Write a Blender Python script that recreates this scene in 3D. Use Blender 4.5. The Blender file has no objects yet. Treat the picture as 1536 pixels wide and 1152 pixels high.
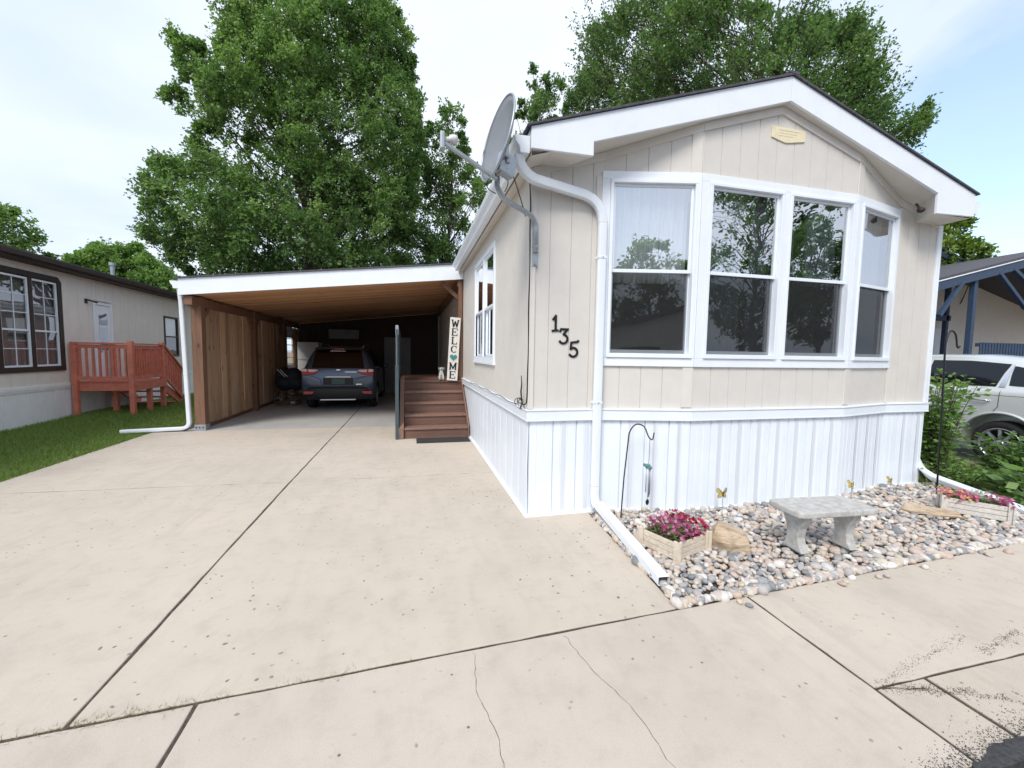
import bpy, bmesh, math, random
import numpy as np
from mathutils import Vector, Matrix
random.seed(7); rng = np.random.default_rng(11)
R = math.radians
scene = bpy.context.scene
COL = scene.collection
ORG = {}          # world origin of every object built

# ------------------------------------------------------------------ tagging
def tag(o, label=None, cat=None, group=None, kind=None):
    if label: o['label'] = label
    if cat: o['category'] = cat
    if group: o['group'] = group
    if kind: o['kind'] = kind
    return o
def thing(name, label, cat, loc, group=None):
    o = bpy.data.objects.new(name, None); COL.objects.link(o)
    o.location = loc; o.empty_display_size = .1
    ORG[o.name] = Vector(loc)
    return tag(o, label, cat, group)

# ------------------------------------------------------------------ materials
def mat(name):
    m = bpy.data.materials.new(name); m.use_nodes = True
    nt = m.node_tree; nt.nodes.clear()
    out = nt.nodes.new('ShaderNodeOutputMaterial')
    b = nt.nodes.new('ShaderNodeBsdfPrincipled')
    nt.links.new(b.outputs[0], out.inputs[0])
    return m, nt, b, out
def N(nt, t, **kw):
    n = nt.nodes.new(t)
    for k, v in kw.items():
        if k in n.inputs: n.inputs[k].default_value = v
        else: setattr(n, k, v)
    return n
def coords(nt, scale=(1,1,1), rot=(0,0,0), world=True):
    if world:
        g = N(nt, 'ShaderNodeNewGeometry'); src = g.outputs['Position']
    else:
        g = N(nt, 'ShaderNodeTexCoord'); src = g.outputs['Object']
    mp = N(nt, 'ShaderNodeMapping'); mp.inputs['Scale'].default_value = scale; mp.inputs['Rotation'].default_value = rot
    nt.links.new(src, mp.inputs[0]); return mp.outputs[0]
def noise(nt, co, scale, detail=4, rough=.55, dist=0):
    n = N(nt, 'ShaderNodeTexNoise', Scale=scale, Detail=detail, Roughness=rough, Distortion=dist)
    nt.links.new(co, n.inputs['Vector']); return n.outputs['Fac']
def ramp(nt, fac, stops, interp='LINEAR'):
    r = N(nt, 'ShaderNodeValToRGB'); r.color_ramp.interpolation = interp
    els = r.color_ramp.elements
    while len(els) < len(stops): els.new(.5)
    for e, (p, c) in zip(els, stops):
        e.position = p; e.color = (*c, 1) if len(c) == 3 else c
    nt.links.new(fac, r.inputs[0]); return r.outputs[0]
def mix(nt, fac, a, b, mode='MIX'):
    m = N(nt, 'ShaderNodeMix', data_type='RGBA', blend_type=mode)
    for i, v in ((0, fac), (6, a), (7, b)):
        if isinstance(v, (int, float)): m.inputs[i].default_value = v
        elif isinstance(v, tuple): m.inputs[i].default_value = (*v, 1)
        else: nt.links.new(v, m.inputs[i])
    return m.outputs[2]
def bump(nt, b, h, strength=.3, dist=.01):
    n = N(nt, 'ShaderNodeBump', Strength=strength, Distance=dist)
    nt.links.new(h, n.inputs['Height']); nt.links.new(n.outputs[0], b.inputs['Normal'])
def g(v): return (v, v, v)

def paint(name, col, rough=.6, var=.06, scale=6, metal=0, bmp=.05, spec=.4, bscale=80, dirt=0):
    m, nt, b, o = mat(name)
    co = coords(nt)
    f = noise(nt, co, scale, 5, .6)
    lo = tuple(max(0, c*(1-var)) for c in col); hi = tuple(min(1, c*(1+var)) for c in col)
    c = ramp(nt, f, [(.3, lo), (.7, hi)])
    if dirt:
        f2 = noise(nt, coords(nt, (1, 1, .15)), 14, 6, .7)
        dm = ramp(nt, f2, [(.55, g(0)), (.8, g(dirt))])
        c = mix(nt, dm, c, tuple(x*.55 for x in col))
    nt.links.new(c, b.inputs['Base Color'])
    b.inputs['Roughness'].default_value = rough; b.inputs['Metallic'].default_value = metal
    b.inputs['Specular IOR Level'].default_value = spec
    if bmp: bump(nt, b, noise(nt, co, bscale, 3), bmp, .004)
    return m
def wood(name, col, dark, axis=2, rough=.75, knots=True, sc=1.0, per_board=None):
    """grain runs along the given world axis"""
    m, nt, b, o = mat(name)
    s = [9*sc]*3; s[axis] = .7*sc
    co = coords(nt, tuple(s))
    f = noise(nt, co, 3, 6, .65, .6)
    c = ramp(nt, f, [(.25, dark), (.5, col), (.8, tuple(min(1, x*1.25) for x in col))])
    if knots:
        s2 = [5*sc]*3; s2[axis] = 1.7*sc
        v = N(nt, 'ShaderNodeTexVoronoi', Scale=1.0); nt.links.new(coords(nt, tuple(s2)), v.inputs['Vector'])
        k = ramp(nt, v.outputs['Distance'], [(.04, g(1)), (.13, g(0))])
        c = mix(nt, k, c, tuple(x*.3 for x in dark))
    if per_board:
        a = N(nt, 'ShaderNodeAttribute', attribute_name='tint')
        t = ramp(nt, a.outputs['Fac'], per_board)
        c = mix(nt, .75, c, t, 'MULTIPLY')
    nt.links.new(c, b.inputs['Base Color']); b.inputs['Roughness'].default_value = rough
    bump(nt, b, f, .35, .006)
    return m

M = {}
M['white'] = paint('white_trim_paint', (.82, .87, .93), .45, .03, 4, dirt=.10)
M['whitemetal'] = paint('white_enamel_metal', (.80, .855, .92), .38, .03, 3, bmp=.02, dirt=.12)
M['beige'] = paint('beige_siding_paint', (.66, .635, .595), .7, .035, 5, bmp=.25, bscale=130, dirt=.10)
M['beige2'] = paint('beige_trim_paint', (.68, .65, .605), .65, .04, 5, bmp=.1, dirt=.12)
M['skirt'] = paint('white_vinyl_skirting', (.80, .86, .93), .42, .03, 3, bmp=.02, dirt=.13)
M['shingle'] = paint('dark_grey_shingles', (.085, .085, .10), .9, .35, 30, bmp=.8, bscale=60)
M['darkbrown'] = paint('dark_brown_trim', (.045, .03, .027), .6, .15, 6)
M['nbwall'] = paint('pale_grey_beige_siding', (.78, .735, .68), .7, .04, 5, bmp=.15, dirt=.1)
M['nbskirt'] = paint('off_white_skirting', (.84, .87, .90), .5, .04, 4, dirt=.12)
M['nbred'] = paint('red_deck_paint', (.64, .20, .135), .55, .15, 9, bmp=.1, dirt=.2)
M['blue'] = paint('dark_blue_paint', (.035, .062, .115), .55, .15, 9, dirt=.2)
M['rail'] = paint('slate_blue_green_panel', (.055, .085, .10), .5, .15, 9)
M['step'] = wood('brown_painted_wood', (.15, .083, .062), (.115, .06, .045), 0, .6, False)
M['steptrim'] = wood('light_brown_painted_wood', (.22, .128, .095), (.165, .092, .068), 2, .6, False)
M['post'] = wood('brown_stained_post_wood', (.19, .10, .062), (.095, .05, .034), 2, .7, True, 1.2)
pb = [(0, (.42, .36, .33)), (.3, (.75, .66, .58)), (.6, (1, .97, .92)), (.8, (1, .72, .50)), (1, (1, .92, .80))]
M['fence'] = wood('rough_cedar_board_wood', (.60, .44, .30), (.36, .245, .16), 2, .85, True, 1.0, pb)
M['ceil'] = wood('reddish_pine_ceiling_boards', (.68, .37, .19), (.44, .21, .11), 0, .75, True, .75, [(0, (.50, .45, .42)), (1, (1, .97, .92))])
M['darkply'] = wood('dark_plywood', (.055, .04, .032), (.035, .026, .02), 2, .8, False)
M['dish'] = paint('grey_dish_metal', (.24, .255, .27), .45, .05, 8, .2)
M['galv'] = paint('galvanised_pipe_metal', (.38, .42, .46), .42, .1, 20, .55)
M['black'] = paint('black_coated_metal', (.012, .012, .014), .4, .1, 10)
M['rubber'] = paint('black_rubber', (.02, .02, .022), .8, .2, 30, bmp=.3)
M['cream'] = paint('cream_plaque', (.80, .72, .50), .5, .08, 20)
M['soil'] = paint('dark_joint_soil', (.075, .06, .046), 1, .5, 40, bmp=.8)
M['ground'] = paint('dry_earth', (.20, .165, .12), 1, .4, 6, bmp=.8, bscale=20)
M['lawnbase'] = paint('lawn_thatch', (.12, .17, .05), 1, .4, 8, bmp=.8, bscale=40)
M['bark'] = paint('grey_brown_bark', (.085, .068, .055), .95, .35, 12, bmp=1, bscale=25)
M['benchc'] = paint('weathered_cast_concrete', (.46, .46, .44), .9, .22, 18, bmp=1, bscale=70, dirt=.5)
M['plwood'] = wood('cream_planter_wood', (.66, .58, .47), (.50, .42, .33), 0, .8, True, 1.4)
M['plwood2'] = wood('weathered_white_planter_wood', (.60, .57, .53), (.44, .41, .37), 0, .8, True, 1.4)
M['fridge'] = paint('white_appliance_enamel', (.72, .72, .72), .4, .03, 3)
M['greyp'] = paint('grey_panel', (.22, .23, .24), .6, .1, 4)
M['mat'] = paint('charcoal_door_mat', (.035, .037, .04), .95, .3, 60, bmp=1, bscale=200)
M['curtain'] = paint('sheer_white_curtain', (.80, .83, .84), .9, .05, 8)
M['curtain2'] = paint('grey_brown_curtain', (.26, .24, .235), .9, .05, 8)
M['room'] = paint('dim_room_paint', (.30, .27, .24), .9, .1, 2)
M['sign'] = paint('whitewashed_board', (.72, .70, .66), .7, .08, 30)
M['heart'] = paint('teal_heart_paint', (.05, .24, .235), .6, .2, 60)
M['statue'] = paint('painted_plaster', (.50, .50, .48), .7, .3, 30)
M['cable'] = paint('black_cable', (.012, .011, .010), .6, .1, 30, bmp=0)
M['tarp'] = paint('dark_blue_black_fabric', (.02, .024, .035), .7, .3, 8, bmp=.3, bscale=30)
M['red'] = paint('red_lens', (.45, .02, .015), .15, .05, 20, bmp=0, spec=.6)
M['lensw'] = paint('clear_lens', (.65, .62, .62), .12, .05, 20, bmp=0, spec=.7)
M['chrome'] = paint('chrome', (.75, .75, .76), .12, .02, 5, 1, 0)
M['alloy'] = paint('silver_alloy', (.62, .63, .65), .28, .04, 8, .9, 0)
M['blackplastic'] = paint('black_plastic', (.018, .02, .023), .5, .1, 30, bmp=.1)
M['wheelcover'] = paint('slate_grey_vinyl_cover', (.085, .125, .13), .75, .03, 5, bmp=.05)
M['teal'] = paint('teal_metal', (.10, .22, .22), .5, .2, 30)

def carpaint(name, col, rough=.28):
    m, nt, b, o = mat(name)
    f = noise(nt, coords(nt), 900, 2)
    c = ramp(nt, f, [(.3, tuple(x*.85 for x in col)), (.7, tuple(min(1, x*1.15) for x in col))])
    nt.links.new(c, b.inputs['Base Color'])
    b.inputs['Metallic'].default_value = .55; b.inputs['Roughness'].default_value = rough + .1
    b.inputs['Coat Weight'].default_value = .8; b.inputs['Coat Roughness'].default_value = .06
    return m
M['carblue'] = carpaint('dark_blue_metallic_paint', (.07, .10, .155))
M['carsilver'] = carpaint('pale_silver_metallic_paint', (.74, .76, .74))

def concrete(name, base, warm, pits=.5, seed=0, stain=.35):
    m, nt, b, o = mat(name)
    co = coords(nt, (1, 1, 1))
    n1 = noise(nt, co, .9, 5, .6); n2 = noise(nt, co, 7, 6, .65); n3 = noise(nt, co, 160, 3, .7)
    c = ramp(nt, n1, [(.3, tuple(x*.90 for x in base)), (.5, base), (.72, warm)])
    c = mix(nt, .55, c, ramp(nt, n2, [(.25, g(.74)), (.5, g(.95)), (.8, g(1.0))]), 'MULTIPLY')
    c = mix(nt, .55, c, ramp(nt, n3, [(.25, g(.72)), (.5, g(.98)), (.8, g(1.0))]), 'MULTIPLY')
    # streaky drag stains
    n4 = noise(nt, coords(nt, (3.5, .5, 1)), 1.6, 5, .6, .5)
    c = mix(nt, ramp(nt, n4, [(.54, g(0)), (.75, g(stain))]), c, tuple(x*.72 for x in base))
    # small pits and popped aggregate, in drifts
    v = N(nt, 'ShaderNodeTexVoronoi', Scale=17.0, Randomness=1.0); nt.links.new(mixvec(nt, co), v.inputs['Vector'])
    pit = ramp(nt, v.outputs['Distance'], [(.09, g(1)), (.17, g(0))])
    area = ramp(nt, noise(nt, co, 1.3, 3, .6), [(.42, g(0)), (.56, g(1))])
    sel = N(nt, 'ShaderNodeSeparateColor'); nt.links.new(v.outputs['Color'], sel.inputs[0])
    gate = ramp(nt, sel.outputs[0], [(.42, g(0)), (.6, g(1))])
    pm = mix(nt, 1, mix(nt, 1, pit, area, 'MULTIPLY'), gate, 'MULTIPLY')
    c = mix(nt, mix(nt, 1, pm, g(pits), 'MULTIPLY'), c, (.10, .08, .065))
    # rare isolated dark specks everywhere
    v2 = N(nt, 'ShaderNodeTexVoronoi', Scale=6.0); nt.links.new(co, v2.inputs['Vector'])
    sp = ramp(nt, v2.outputs['Distance'], [(.022, g(.85)), (.05, g(0))])
    c = mix(nt, sp, c, (.09, .07, .06))
    nt.links.new(c, b.inputs['Base Color']); b.inputs['Roughness'].default_value = .9
    b.inputs['Specular IOR Level'].default_value = .25
    bump(nt, b, n3, .35, .003)
    return m
def mixvec(nt, co):
    n = N(nt, 'ShaderNodeTexNoise', Scale=9.0, Detail=2.0); nt.links.new(co, n.inputs['Vector'])
    a = N(nt, 'ShaderNodeVectorMath', operation='MULTIPLY_ADD')
    nt.links.new(n.outputs['Color'], a.inputs[0]); a.inputs[1].default_value = (.06, .06, 0); nt.links.new(co, a.inputs[2])
    return a.outputs[0]
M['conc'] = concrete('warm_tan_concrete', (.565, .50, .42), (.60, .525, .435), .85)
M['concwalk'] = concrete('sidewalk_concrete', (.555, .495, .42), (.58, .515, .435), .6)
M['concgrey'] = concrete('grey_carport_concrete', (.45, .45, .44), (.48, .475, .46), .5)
M['gutterc'] = concrete('gutter_concrete', (.52, .46, .385), (.55, .48, .40), .9, stain=.6)
M['asphalt'] = paint('asphalt', (.05, .05, .053), .95, .4, 60, bmp=1, bscale=120)

def leafmat(name, stops, trans=.35, rough=.5):
    m, nt, b, o = mat(name)
    a = N(nt, 'ShaderNodeAttribute', attribute_name='tint')
    c = ramp(nt, a.outputs['Fac'], stops)
    nt.links.new(c, b.inputs['Base Color']); b.inputs['Roughness'].default_value = rough
    b.inputs['Specular IOR Level'].default_value = .35
    t = N(nt, 'ShaderNodeBsdfTranslucent')
    nt.links.new(mix(nt, 1, c, (1.0, 1.15, .55), 'MULTIPLY'), t.inputs[0])
    ms = N(nt, 'ShaderNodeMixShader'); ms.inputs[0].default_value = trans
    nt.links.new(b.outputs[0], ms.inputs[1]); nt.links.new(t.outputs[0], ms.inputs[2]); nt.links.new(ms.outputs[0], o.inputs[0])
    return m
M['leafA'] = leafmat('broad_green_leaf', [(0, (.08, .15, .055)), (.5, (.18, .30, .105)), (1, (.33, .46, .18))], .5)
M['leafB'] = leafmat('dark_green_leaf', [(0, (.065, .125, .045)), (.5, (.135, .235, .085)), (1, (.25, .36, .14))], .5)
M['leafC'] = leafmat('yellow_green_leaf', [(0, (.09, .16, .025)), (.5, (.16, .25, .045)), (1, (.26, .35, .07))])
M['leafD'] = leafmat('bushy_light_green_leaf', [(0, (.11, .20, .06)), (.5, (.20, .33, .10)), (1, (.32, .46, .16))], .48)
M['grass'] = leafmat('grass_blade', [(0, (.10, .17, .035)), (.5, (.20, .30, .07)), (1, (.34, .41, .13))], .35)
M['petal'] = leafmat('petal', [(0, (.30, .03, .12)), (.45, (.45, .07, .25)), (.7, (.55, .20, .36)), (1, (.62, .40, .50))], .3)
M['petalred'] = leafmat('crimson_petal', [(0, (.28, .01, .05)), (1, (.5, .03, .12))], .3)
M['petalyellow'] = leafmat('mixed_pink_yellow_petal', [(0, (.50, .06, .20)), (.55, (.62, .16, .32)), (.8, (.65, .30, .25)), (1, (.70, .55, .12))], .3)
M['silverleaf'] = leafmat('silvery_leaf', [(0, (.35, .42, .36)), (1, (.60, .66, .60))], .2)
M['dryweed'] = leafmat('dry_weed', [(0, (.16, .13, .07)), (1, (.30, .26, .14))], .2)

def glass(name, refl, tint=(1, 1, 1), rough=.0, cap=1.0):
    m, nt, b, o = mat(name)
    nt.nodes.remove(b)
    tr = N(nt, 'ShaderNodeBsdfTransparent'); tr.inputs[0].default_value = (*tint, 1)
    gl = N(nt, 'ShaderNodeBsdfGlossy'); gl.inputs['Roughness'].default_value = rough
    gl.inputs[0].default_value = (.93, .96, 1, 1)
    fr = N(nt, 'ShaderNodeFresnel', IOR=1.5)
    ma = N(nt, 'ShaderNodeMath', operation='MAXIMUM'); ma.inputs[1].default_value = refl
    nt.links.new(fr.outputs[0], ma.inputs[0])
    mc = N(nt, 'ShaderNodeMath', operation='MINIMUM'); mc.inputs[1].default_value = cap; nt.links.new(ma.outputs[0], mc.inputs[0]); ma = mc
    # slightly wavy pane
    nz = N(nt, 'ShaderNodeTexNoise', Scale=2.2, Detail=1.0); nt.links.new(coords(nt), nz.inputs['Vector'])
    bp = N(nt, 'ShaderNodeBump', Strength=.12, Distance=.02); nt.links.new(nz.outputs['Fac'], bp.inputs['Height'])
    nt.links.new(bp.outputs[0], gl.inputs['Normal'])
    ms = N(nt, 'ShaderNodeMixShader')
    nt.links.new(ma.outputs[0], ms.inputs[0]); nt.links.new(tr.outputs[0], ms.inputs[1]); nt.links.new(gl.outputs[0], ms.inputs[2])
    nt.links.new(ms.outputs[0], o.inputs[0])
    return m
M['glass'] = glass('window_glass', .56, (.85, .88, .9))
M['glasslow'] = glass('lower_window_glass', .36, (.6, .62, .64))
M['glassdim'] = glass('dim_window_glass', .12, (.75, .76, .78), cap=.2)
M['carglass'] = glass('tinted_car_glass', .05, (.06, .065, .07), cap=.16)
def screenmat():
    m, nt, b, o = mat('dark_insect_screen')
    b.inputs['Base Color'].default_value = (.012, .014, .015, 1); b.inputs['Roughness'].default_value = .8
    tr = N(nt, 'ShaderNodeBsdfTransparent'); ms = N(nt, 'ShaderNodeMixShader'); ms.inputs[0].default_value = .55
    nt.links.new(tr.outputs[0], ms.inputs[1]); nt.links.new(b.outputs[0], ms.inputs[2]); nt.links.new(ms.outputs[0], o.inputs[0])
    return m
M['screen'] = screenmat()
def ventmat():
    m, nt, b, o = mat('perforated_vinyl_vent')
    v = N(nt, 'ShaderNodeTexVoronoi', Scale=1.0, Randomness=0.0); nt.links.new(coords(nt, (75, 75, 75), (0, R(45), 0)), v.inputs['Vector'])
    c = ramp(nt, v.outputs['Distance'], [(.24, (.36, .39, .43)), (.42, (.74, .78, .85))])
    nt.links.new(c, b.inputs['Base Color']); b.inputs['Roughness'].default_value = .5
    return m
M['vent'] = ventmat()
def stonemat():
    m, nt, b, o = mat('river_stone')
    a = N(nt, 'ShaderNodeAttribute', attribute_name='tint')
    c = ramp(nt, a.outputs['Fac'], [(0, (.20, .215, .235)), (.12, (.36, .36, .36)), (.3, (.50, .47, .44)), (.45, (.58, .50, .44)),
        (.58, (.56, .43, .37)), (.68, (.60, .52, .40)), (.8, (.66, .62, .57)), (.92, (.72, .70, .67)), (1, (.28, .30, .33))])
    f = noise(nt, coords(nt), 45, 5, .65)
    c = mix(nt, .7, c, ramp(nt, f, [(.3, g(.72)), (.7, g(1))]), 'MULTIPLY')
    nt.links.new(c, b.inputs['Base Color']); b.inputs['Roughness'].default_value = .75
    bump(nt, b, f, .3, .004)
    return m
M['stone'] = stonemat()
def rockmat():
    m, nt, b, o = mat('tan_sandstone')
    f = noise(nt, coords(nt, (1, 1, 3)), 9, 6, .7, .5)
    c = ramp(nt, f, [(.3, (.33, .24, .16)), (.5, (.52, .41, .29)), (.7, (.60, .49, .37))])
    nt.links.new(c, b.inputs['Base Color']); b.inputs['Roughness'].default_value = .9
    bump(nt, b, f, .8, .02); return m
M['rock'] = rockmat()

# ------------------------------------------------------------------ mesh builder
class MB:
    def __init__(s): s.v = []; s.f = []; s.mi = []; s.sm = []; s.t = []; s.cur = 0; s.smooth = False; s.tint = 0.
    def add(s, vs, fs, mi=None):
        n = len(s.v); s.v += [tuple(x) for x in vs]
        for f in fs:
            s.f.append(tuple(i+n for i in f)); s.mi.append(s.cur if mi is None else mi); s.sm.append(s.smooth); s.t.append(s.tint)
    def box(s, a, b, M4=None):
        x0, y0, z0 = a; x1, y1, z1 = b
        vs = [(x0,y0,z0),(x1,y0,z0),(x1,y1,z0),(x0,y1,z0),(x0,y0,z1),(x1,y0,z1),(x1,y1,z1),(x0,y1,z1)]
        if M4 is not None: vs = [tuple(M4 @ Vector(q)) for q in vs]
        s.add(vs, [(0,3,2,1),(4,5,6,7),(0,1,5,4),(1,2,6,5),(2,3,7,6),(3,0,4,7)]); return s
    def bar(s, p, q, w, h, up=(0,0,1)):
        """rectangular bar from p to q, w sideways, h along up"""
        p = Vector(p); q = Vector(q); d = (q-p).normalized(); u = Vector(up)
        r = d.cross(u)
        if r.length < 1e-5: r = d.cross(Vector((0,1,0)))
        r.normalize(); u = r.cross(d).normalized()
        vs = [c + r*a*w/2 + u*b*h/2 for c in (p, q) for a, b in ((-1,-1),(1,-1),(1,1),(-1,1))]
        s.add(vs, [(0,1,2,3),(7,6,5,4),(0,4,5,1),(1,5,6,2),(2,6,7,3),(3,7,4,0)]); return s
    def prism(s, poly, a, b, axis=2):
        """2-D polygon extruded between a and b along axis (0,1,2)"""
        def mk(p, t):
            if axis == 2: return (p[0], p[1], t)
            if axis == 1: return (p[0], t, p[1])
            return (t, p[0], p[1])
        n = len(poly)
        vs = [mk(p, a) for p in poly] + [mk(p, b) for p in poly]
        fs = [tuple(range(n))[::-1], tuple(range(n, 2*n))] + [(i, (i+1) % n, n+(i+1) % n, n+i) for i in range(n)]
        s.add(vs, fs); return s
    def tube(s, pts, r, n=8, cap=True):
        pts = [Vector(p) for p in pts]; rs = r if isinstance(r, (list, tuple)) else [r]*len(pts)
        prev = None; rings = []
        for i, p in enumerate(pts):
            d = (pts[min(i+1, len(pts)-1)] - pts[max(i-1, 0)])
            if d.length < 1e-9: d = Vector((0,0,1))
            d.normalize()
            if prev is None:
                a = Vector((0,0,1)) if abs(d.z) < .9 else Vector((1,0,0)); u = d.cross(a).normalized()
            else:
                u = (prev - d*prev.dot(d)); u = u.normalized() if u.length > 1e-6 else d.orthogonal().normalized()
            prev = u; w = d.cross(u)
            rings.append([p + (u*math.cos(2*math.pi*k/n) + w*math.sin(2*math.pi*k/n))*rs[i] for k in range(n)])
        vs = [v for ring in rings for v in ring]; fs = []
        for i in range(len(pts)-1):
            for k in range(n):
                fs.append((i*n+k, i*n+(k+1) % n, (i+1)*n+(k+1) % n, (i+1)*n+k))
        if cap: fs += [tuple(range(n))[::-1], tuple(range((len(pts)-1)*n, len(pts)*n))]
        s.add(vs, fs); return s
    def lathe(s, prof, c, axis=(0,0,1), n=24):
        """prof: list of (radius, height) round axis through c"""
        ax = Vector(axis).normalized(); u = ax.orthogonal().normalized(); w = ax.cross(u); c = Vector(c)
        vs = [c + ax*h + (u*math.cos(2*math.pi*k/n) + w*math.sin(2*math.pi*k/n))*r for r, h in prof for k in range(n)]
        fs = [(i*n+k, i*n+(k+1) % n, (i+1)*n+(k+1) % n, (i+1)*n+k) for i in range(len(prof)-1) for k in range(n)]
        s.add(vs, fs); return s
    def ellip(s, c, rad, nu=14, nv=9, M4=None):
        vs = []; 
        for j in range(nv+1):
            t = math.pi*j/nv
            for i in range(nu):
                a = 2*math.pi*i/nu
                q = Vector((rad[0]*math.sin(t)*math.cos(a), rad[1]*math.sin(t)*math.sin(a), rad[2]*math.cos(t)))
                if M4 is not None: q = M4 @ q
                vs.append(q + Vector(c))
        fs = [(j*nu+i, (j+1)*nu+i, (j+1)*nu+(i+1) % nu, j*nu+(i+1) % nu) for j in range(nv) for i in range(nu)]
        s.add(vs, fs); return s
    def build(s, name, m, parent=None, bevel=0, seg=2, xf=None):
        me = bpy.data.meshes.new(name)
        v = np.array(s.v, float)
        if parent is None:
            o0 = Vector(((v[:,0].min()+v[:,0].max())/2, (v[:,1].min()+v[:,1].max())/2, v[:,2].min()))
        else: o0 = ORG[parent.name]
        v = v - np.array(o0)
        me.from_pydata(v.tolist(), [], s.f)
        ms = m if isinstance(m, (list, tuple)) else [m]
        for q in ms: me.materials.append(q)
        me.polygons.foreach_set('material_index', s.mi); me.polygons.foreach_set('use_smooth', s.sm)
        if any(s.t):
            a = me.attributes.new('tint', 'FLOAT', 'FACE'); a.data.foreach_set('value', s.t)
        me.update(); 
        bm = bmesh.new(); bm.from_mesh(me); bmesh.ops.recalc_face_normals(bm, faces=bm.faces); bm.to_mesh(me); bm.free()
        o = bpy.data.objects.new(name, me); COL.objects.link(o)
        if parent is None: o.location = o0
        else: o.parent = parent
        ORG[o.name] = o0
        if bevel:
            b = o.modifiers.new('bevel', 'BEVEL'); b.width = bevel; b.segments = seg; b.limit_method = 'ANGLE'; b.angle_limit = R(40)
        return o
def np_obj(name, V, F, m, parent=None, tint=None, smooth=False, org=None):
    """fast mesh from numpy arrays, F is (n,k)"""
    me = bpy.data.meshes.new(name)
    if parent is not None: org = np.array(ORG[parent.name])
    elif org is None: org = np.array([(V[:,0].min()+V[:,0].max())/2, (V[:,1].min()+V[:,1].max())/2, V[:,2].min()])
    V = V - org; k = F.shape[1]
    me.vertices.add(len(V)); me.vertices.foreach_set('co', V.astype(np.float32).ravel())
    me.loops.add(F.size); me.loops.foreach_set('vertex_index', F.astype(np.int32).ravel())
    me.polygons.add(len(F)); me.polygons.foreach_set('loop_start', np.arange(0, F.size, k, dtype=np.int32))
    try: me.polygons.foreach_set('loop_total', np.full(len(F), k, dtype=np.int32))
    except Exception: pass
    me.polygons.foreach_set('use_smooth', np.full(len(F), smooth, dtype=bool))
    if tint is not None:
        a = me.attributes.new('tint', 'FLOAT', 'FACE'); a.data.foreach_set('value', tint.astype(np.float32))
    me.materials.append(m); me.update(calc_edges=True); me.validate()
    o = bpy.data.objects.new(name, me); COL.objects.link(o)
    if parent is not None: o.parent = parent
    else: o.location = Vector(org)
    ORG[o.name] = Vector(org)
    return o

# ------------------------------------------------------------------ camera
f_, yaw, pit, rol = 619.44, R(13.882), R(4.132), R(.872)
F = Vector((math.sin(yaw)*math.cos(pit), math.cos(yaw)*math.cos(pit), -math.sin(pit)))
R0 = Vector((math.cos(yaw), -math.sin(yaw), 0)); U0 = R0.cross(F)
R2 = R0*math.cos(rol) + U0*math.sin(rol); U2 = -R0*math.sin(rol) + U0*math.cos(rol)
cam = bpy.data.cameras.new('camera'); cam.sensor_width = 36; cam.lens = f_/1536*36; cam.clip_end = 2000; cam.clip_start = .02
co_ = bpy.data.objects.new('camera', cam); COL.objects.link(co_)
mw = Matrix.Identity(4)
for i in range(3): mw[i][0] = R2[i]; mw[i][1] = U2[i]; mw[i][2] = -F[i]
mw.translation = (0, 0, 1.5); co_.matrix_world = mw
scene.camera = co_

# ------------------------------------------------------------------ world + sun
SUN_EL, SUN_AZ = 47, 217       # azimuth clockwise from +Y (degrees): behind the camera to its left
w = bpy.data.worlds.new('World'); scene.world = w; w.use_nodes = True
nt = w.node_tree; nt.nodes.clear()
out = N(nt, 'ShaderNodeOutputWorld'); bg = N(nt, 'ShaderNodeBackground'); bg.inputs['Strength'].default_value = .12
sky = N(nt, 'ShaderNodeTexSky', sky_type='NISHITA', sun_disc=False)
sky.sun_elevation = R(SUN_EL); sky.sun_rotation = R(SUN_AZ); sky.air_density = 1.0; sky.dust_density = 1.5
tc = N(nt, 'ShaderNodeTexCoord'); sp = N(nt, 'ShaderNodeSeparateXYZ'); nt.links.new(tc.outputs['Generated'], sp.inputs[0])
za = N(nt, 'ShaderNodeMath', operation='ADD'); za.inputs[1].default_value = .18; nt.links.new(sp.outputs[2], za.inputs[0])
zm = N(nt, 'ShaderNodeMath', operation='MAXIMUM'); zm.inputs[1].default_value = .12; nt.links.new(za.outputs[0], zm.inputs[0])
dv = N(nt, 'ShaderNodeVectorMath', operation='DIVIDE'); nt.links.new(tc.outputs['Generated'], dv.inputs[0])
cb = N(nt, 'ShaderNodeCombineXYZ'); [nt.links.new(zm.outputs[0], cb.inputs[i]) for i in range(3)]; nt.links.new(cb.outputs[0], dv.inputs[1])
cn = N(nt, 'ShaderNodeTexNoise', Scale=1.1, Detail=7.0, Roughness=.55, Distortion=.3); nt.links.new(dv.outputs[0], cn.inputs['Vector'])
# the cloud sheet breaks up towards the east (low on the right of the view)
dt = N(nt, 'ShaderNodeVectorMath', operation='DOT_PRODUCT'); nt.links.new(tc.outputs['Generated'], dt.inputs[0])
bd = Vector((.89, .396, .215)).normalized(); dt.inputs[1].default_value = bd
gap = N(nt, 'ShaderNodeMapRange'); nt.links.new(dt.outputs['Value'], gap.inputs[0])
for k, v in (('From Min', .950), ('From Max', .988), ('To Min', .30), ('To Max', -.12)): gap.inputs[k].default_value = v
sm = N(nt, 'ShaderNodeMath', operation='ADD'); nt.links.new(cn.outputs['Fac'], sm.inputs[0]); nt.links.new(gap.outputs[0], sm.inputs[1])
cm = ramp(nt, sm.outputs[0], [(.44, g(0)), (.62, g(.95))])
cn2 = N(nt, 'ShaderNodeTexNoise', Scale=.8, Detail=5.0, Roughness=.5); nt.links.new(dv.outputs[0], cn2.inputs['Vector'])
cc = ramp(nt, cn2.outputs['Fac'], [(.38, (3.35, 3.95, 5.0)), (.66, (4.6, 4.9, 5.5))])
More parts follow.
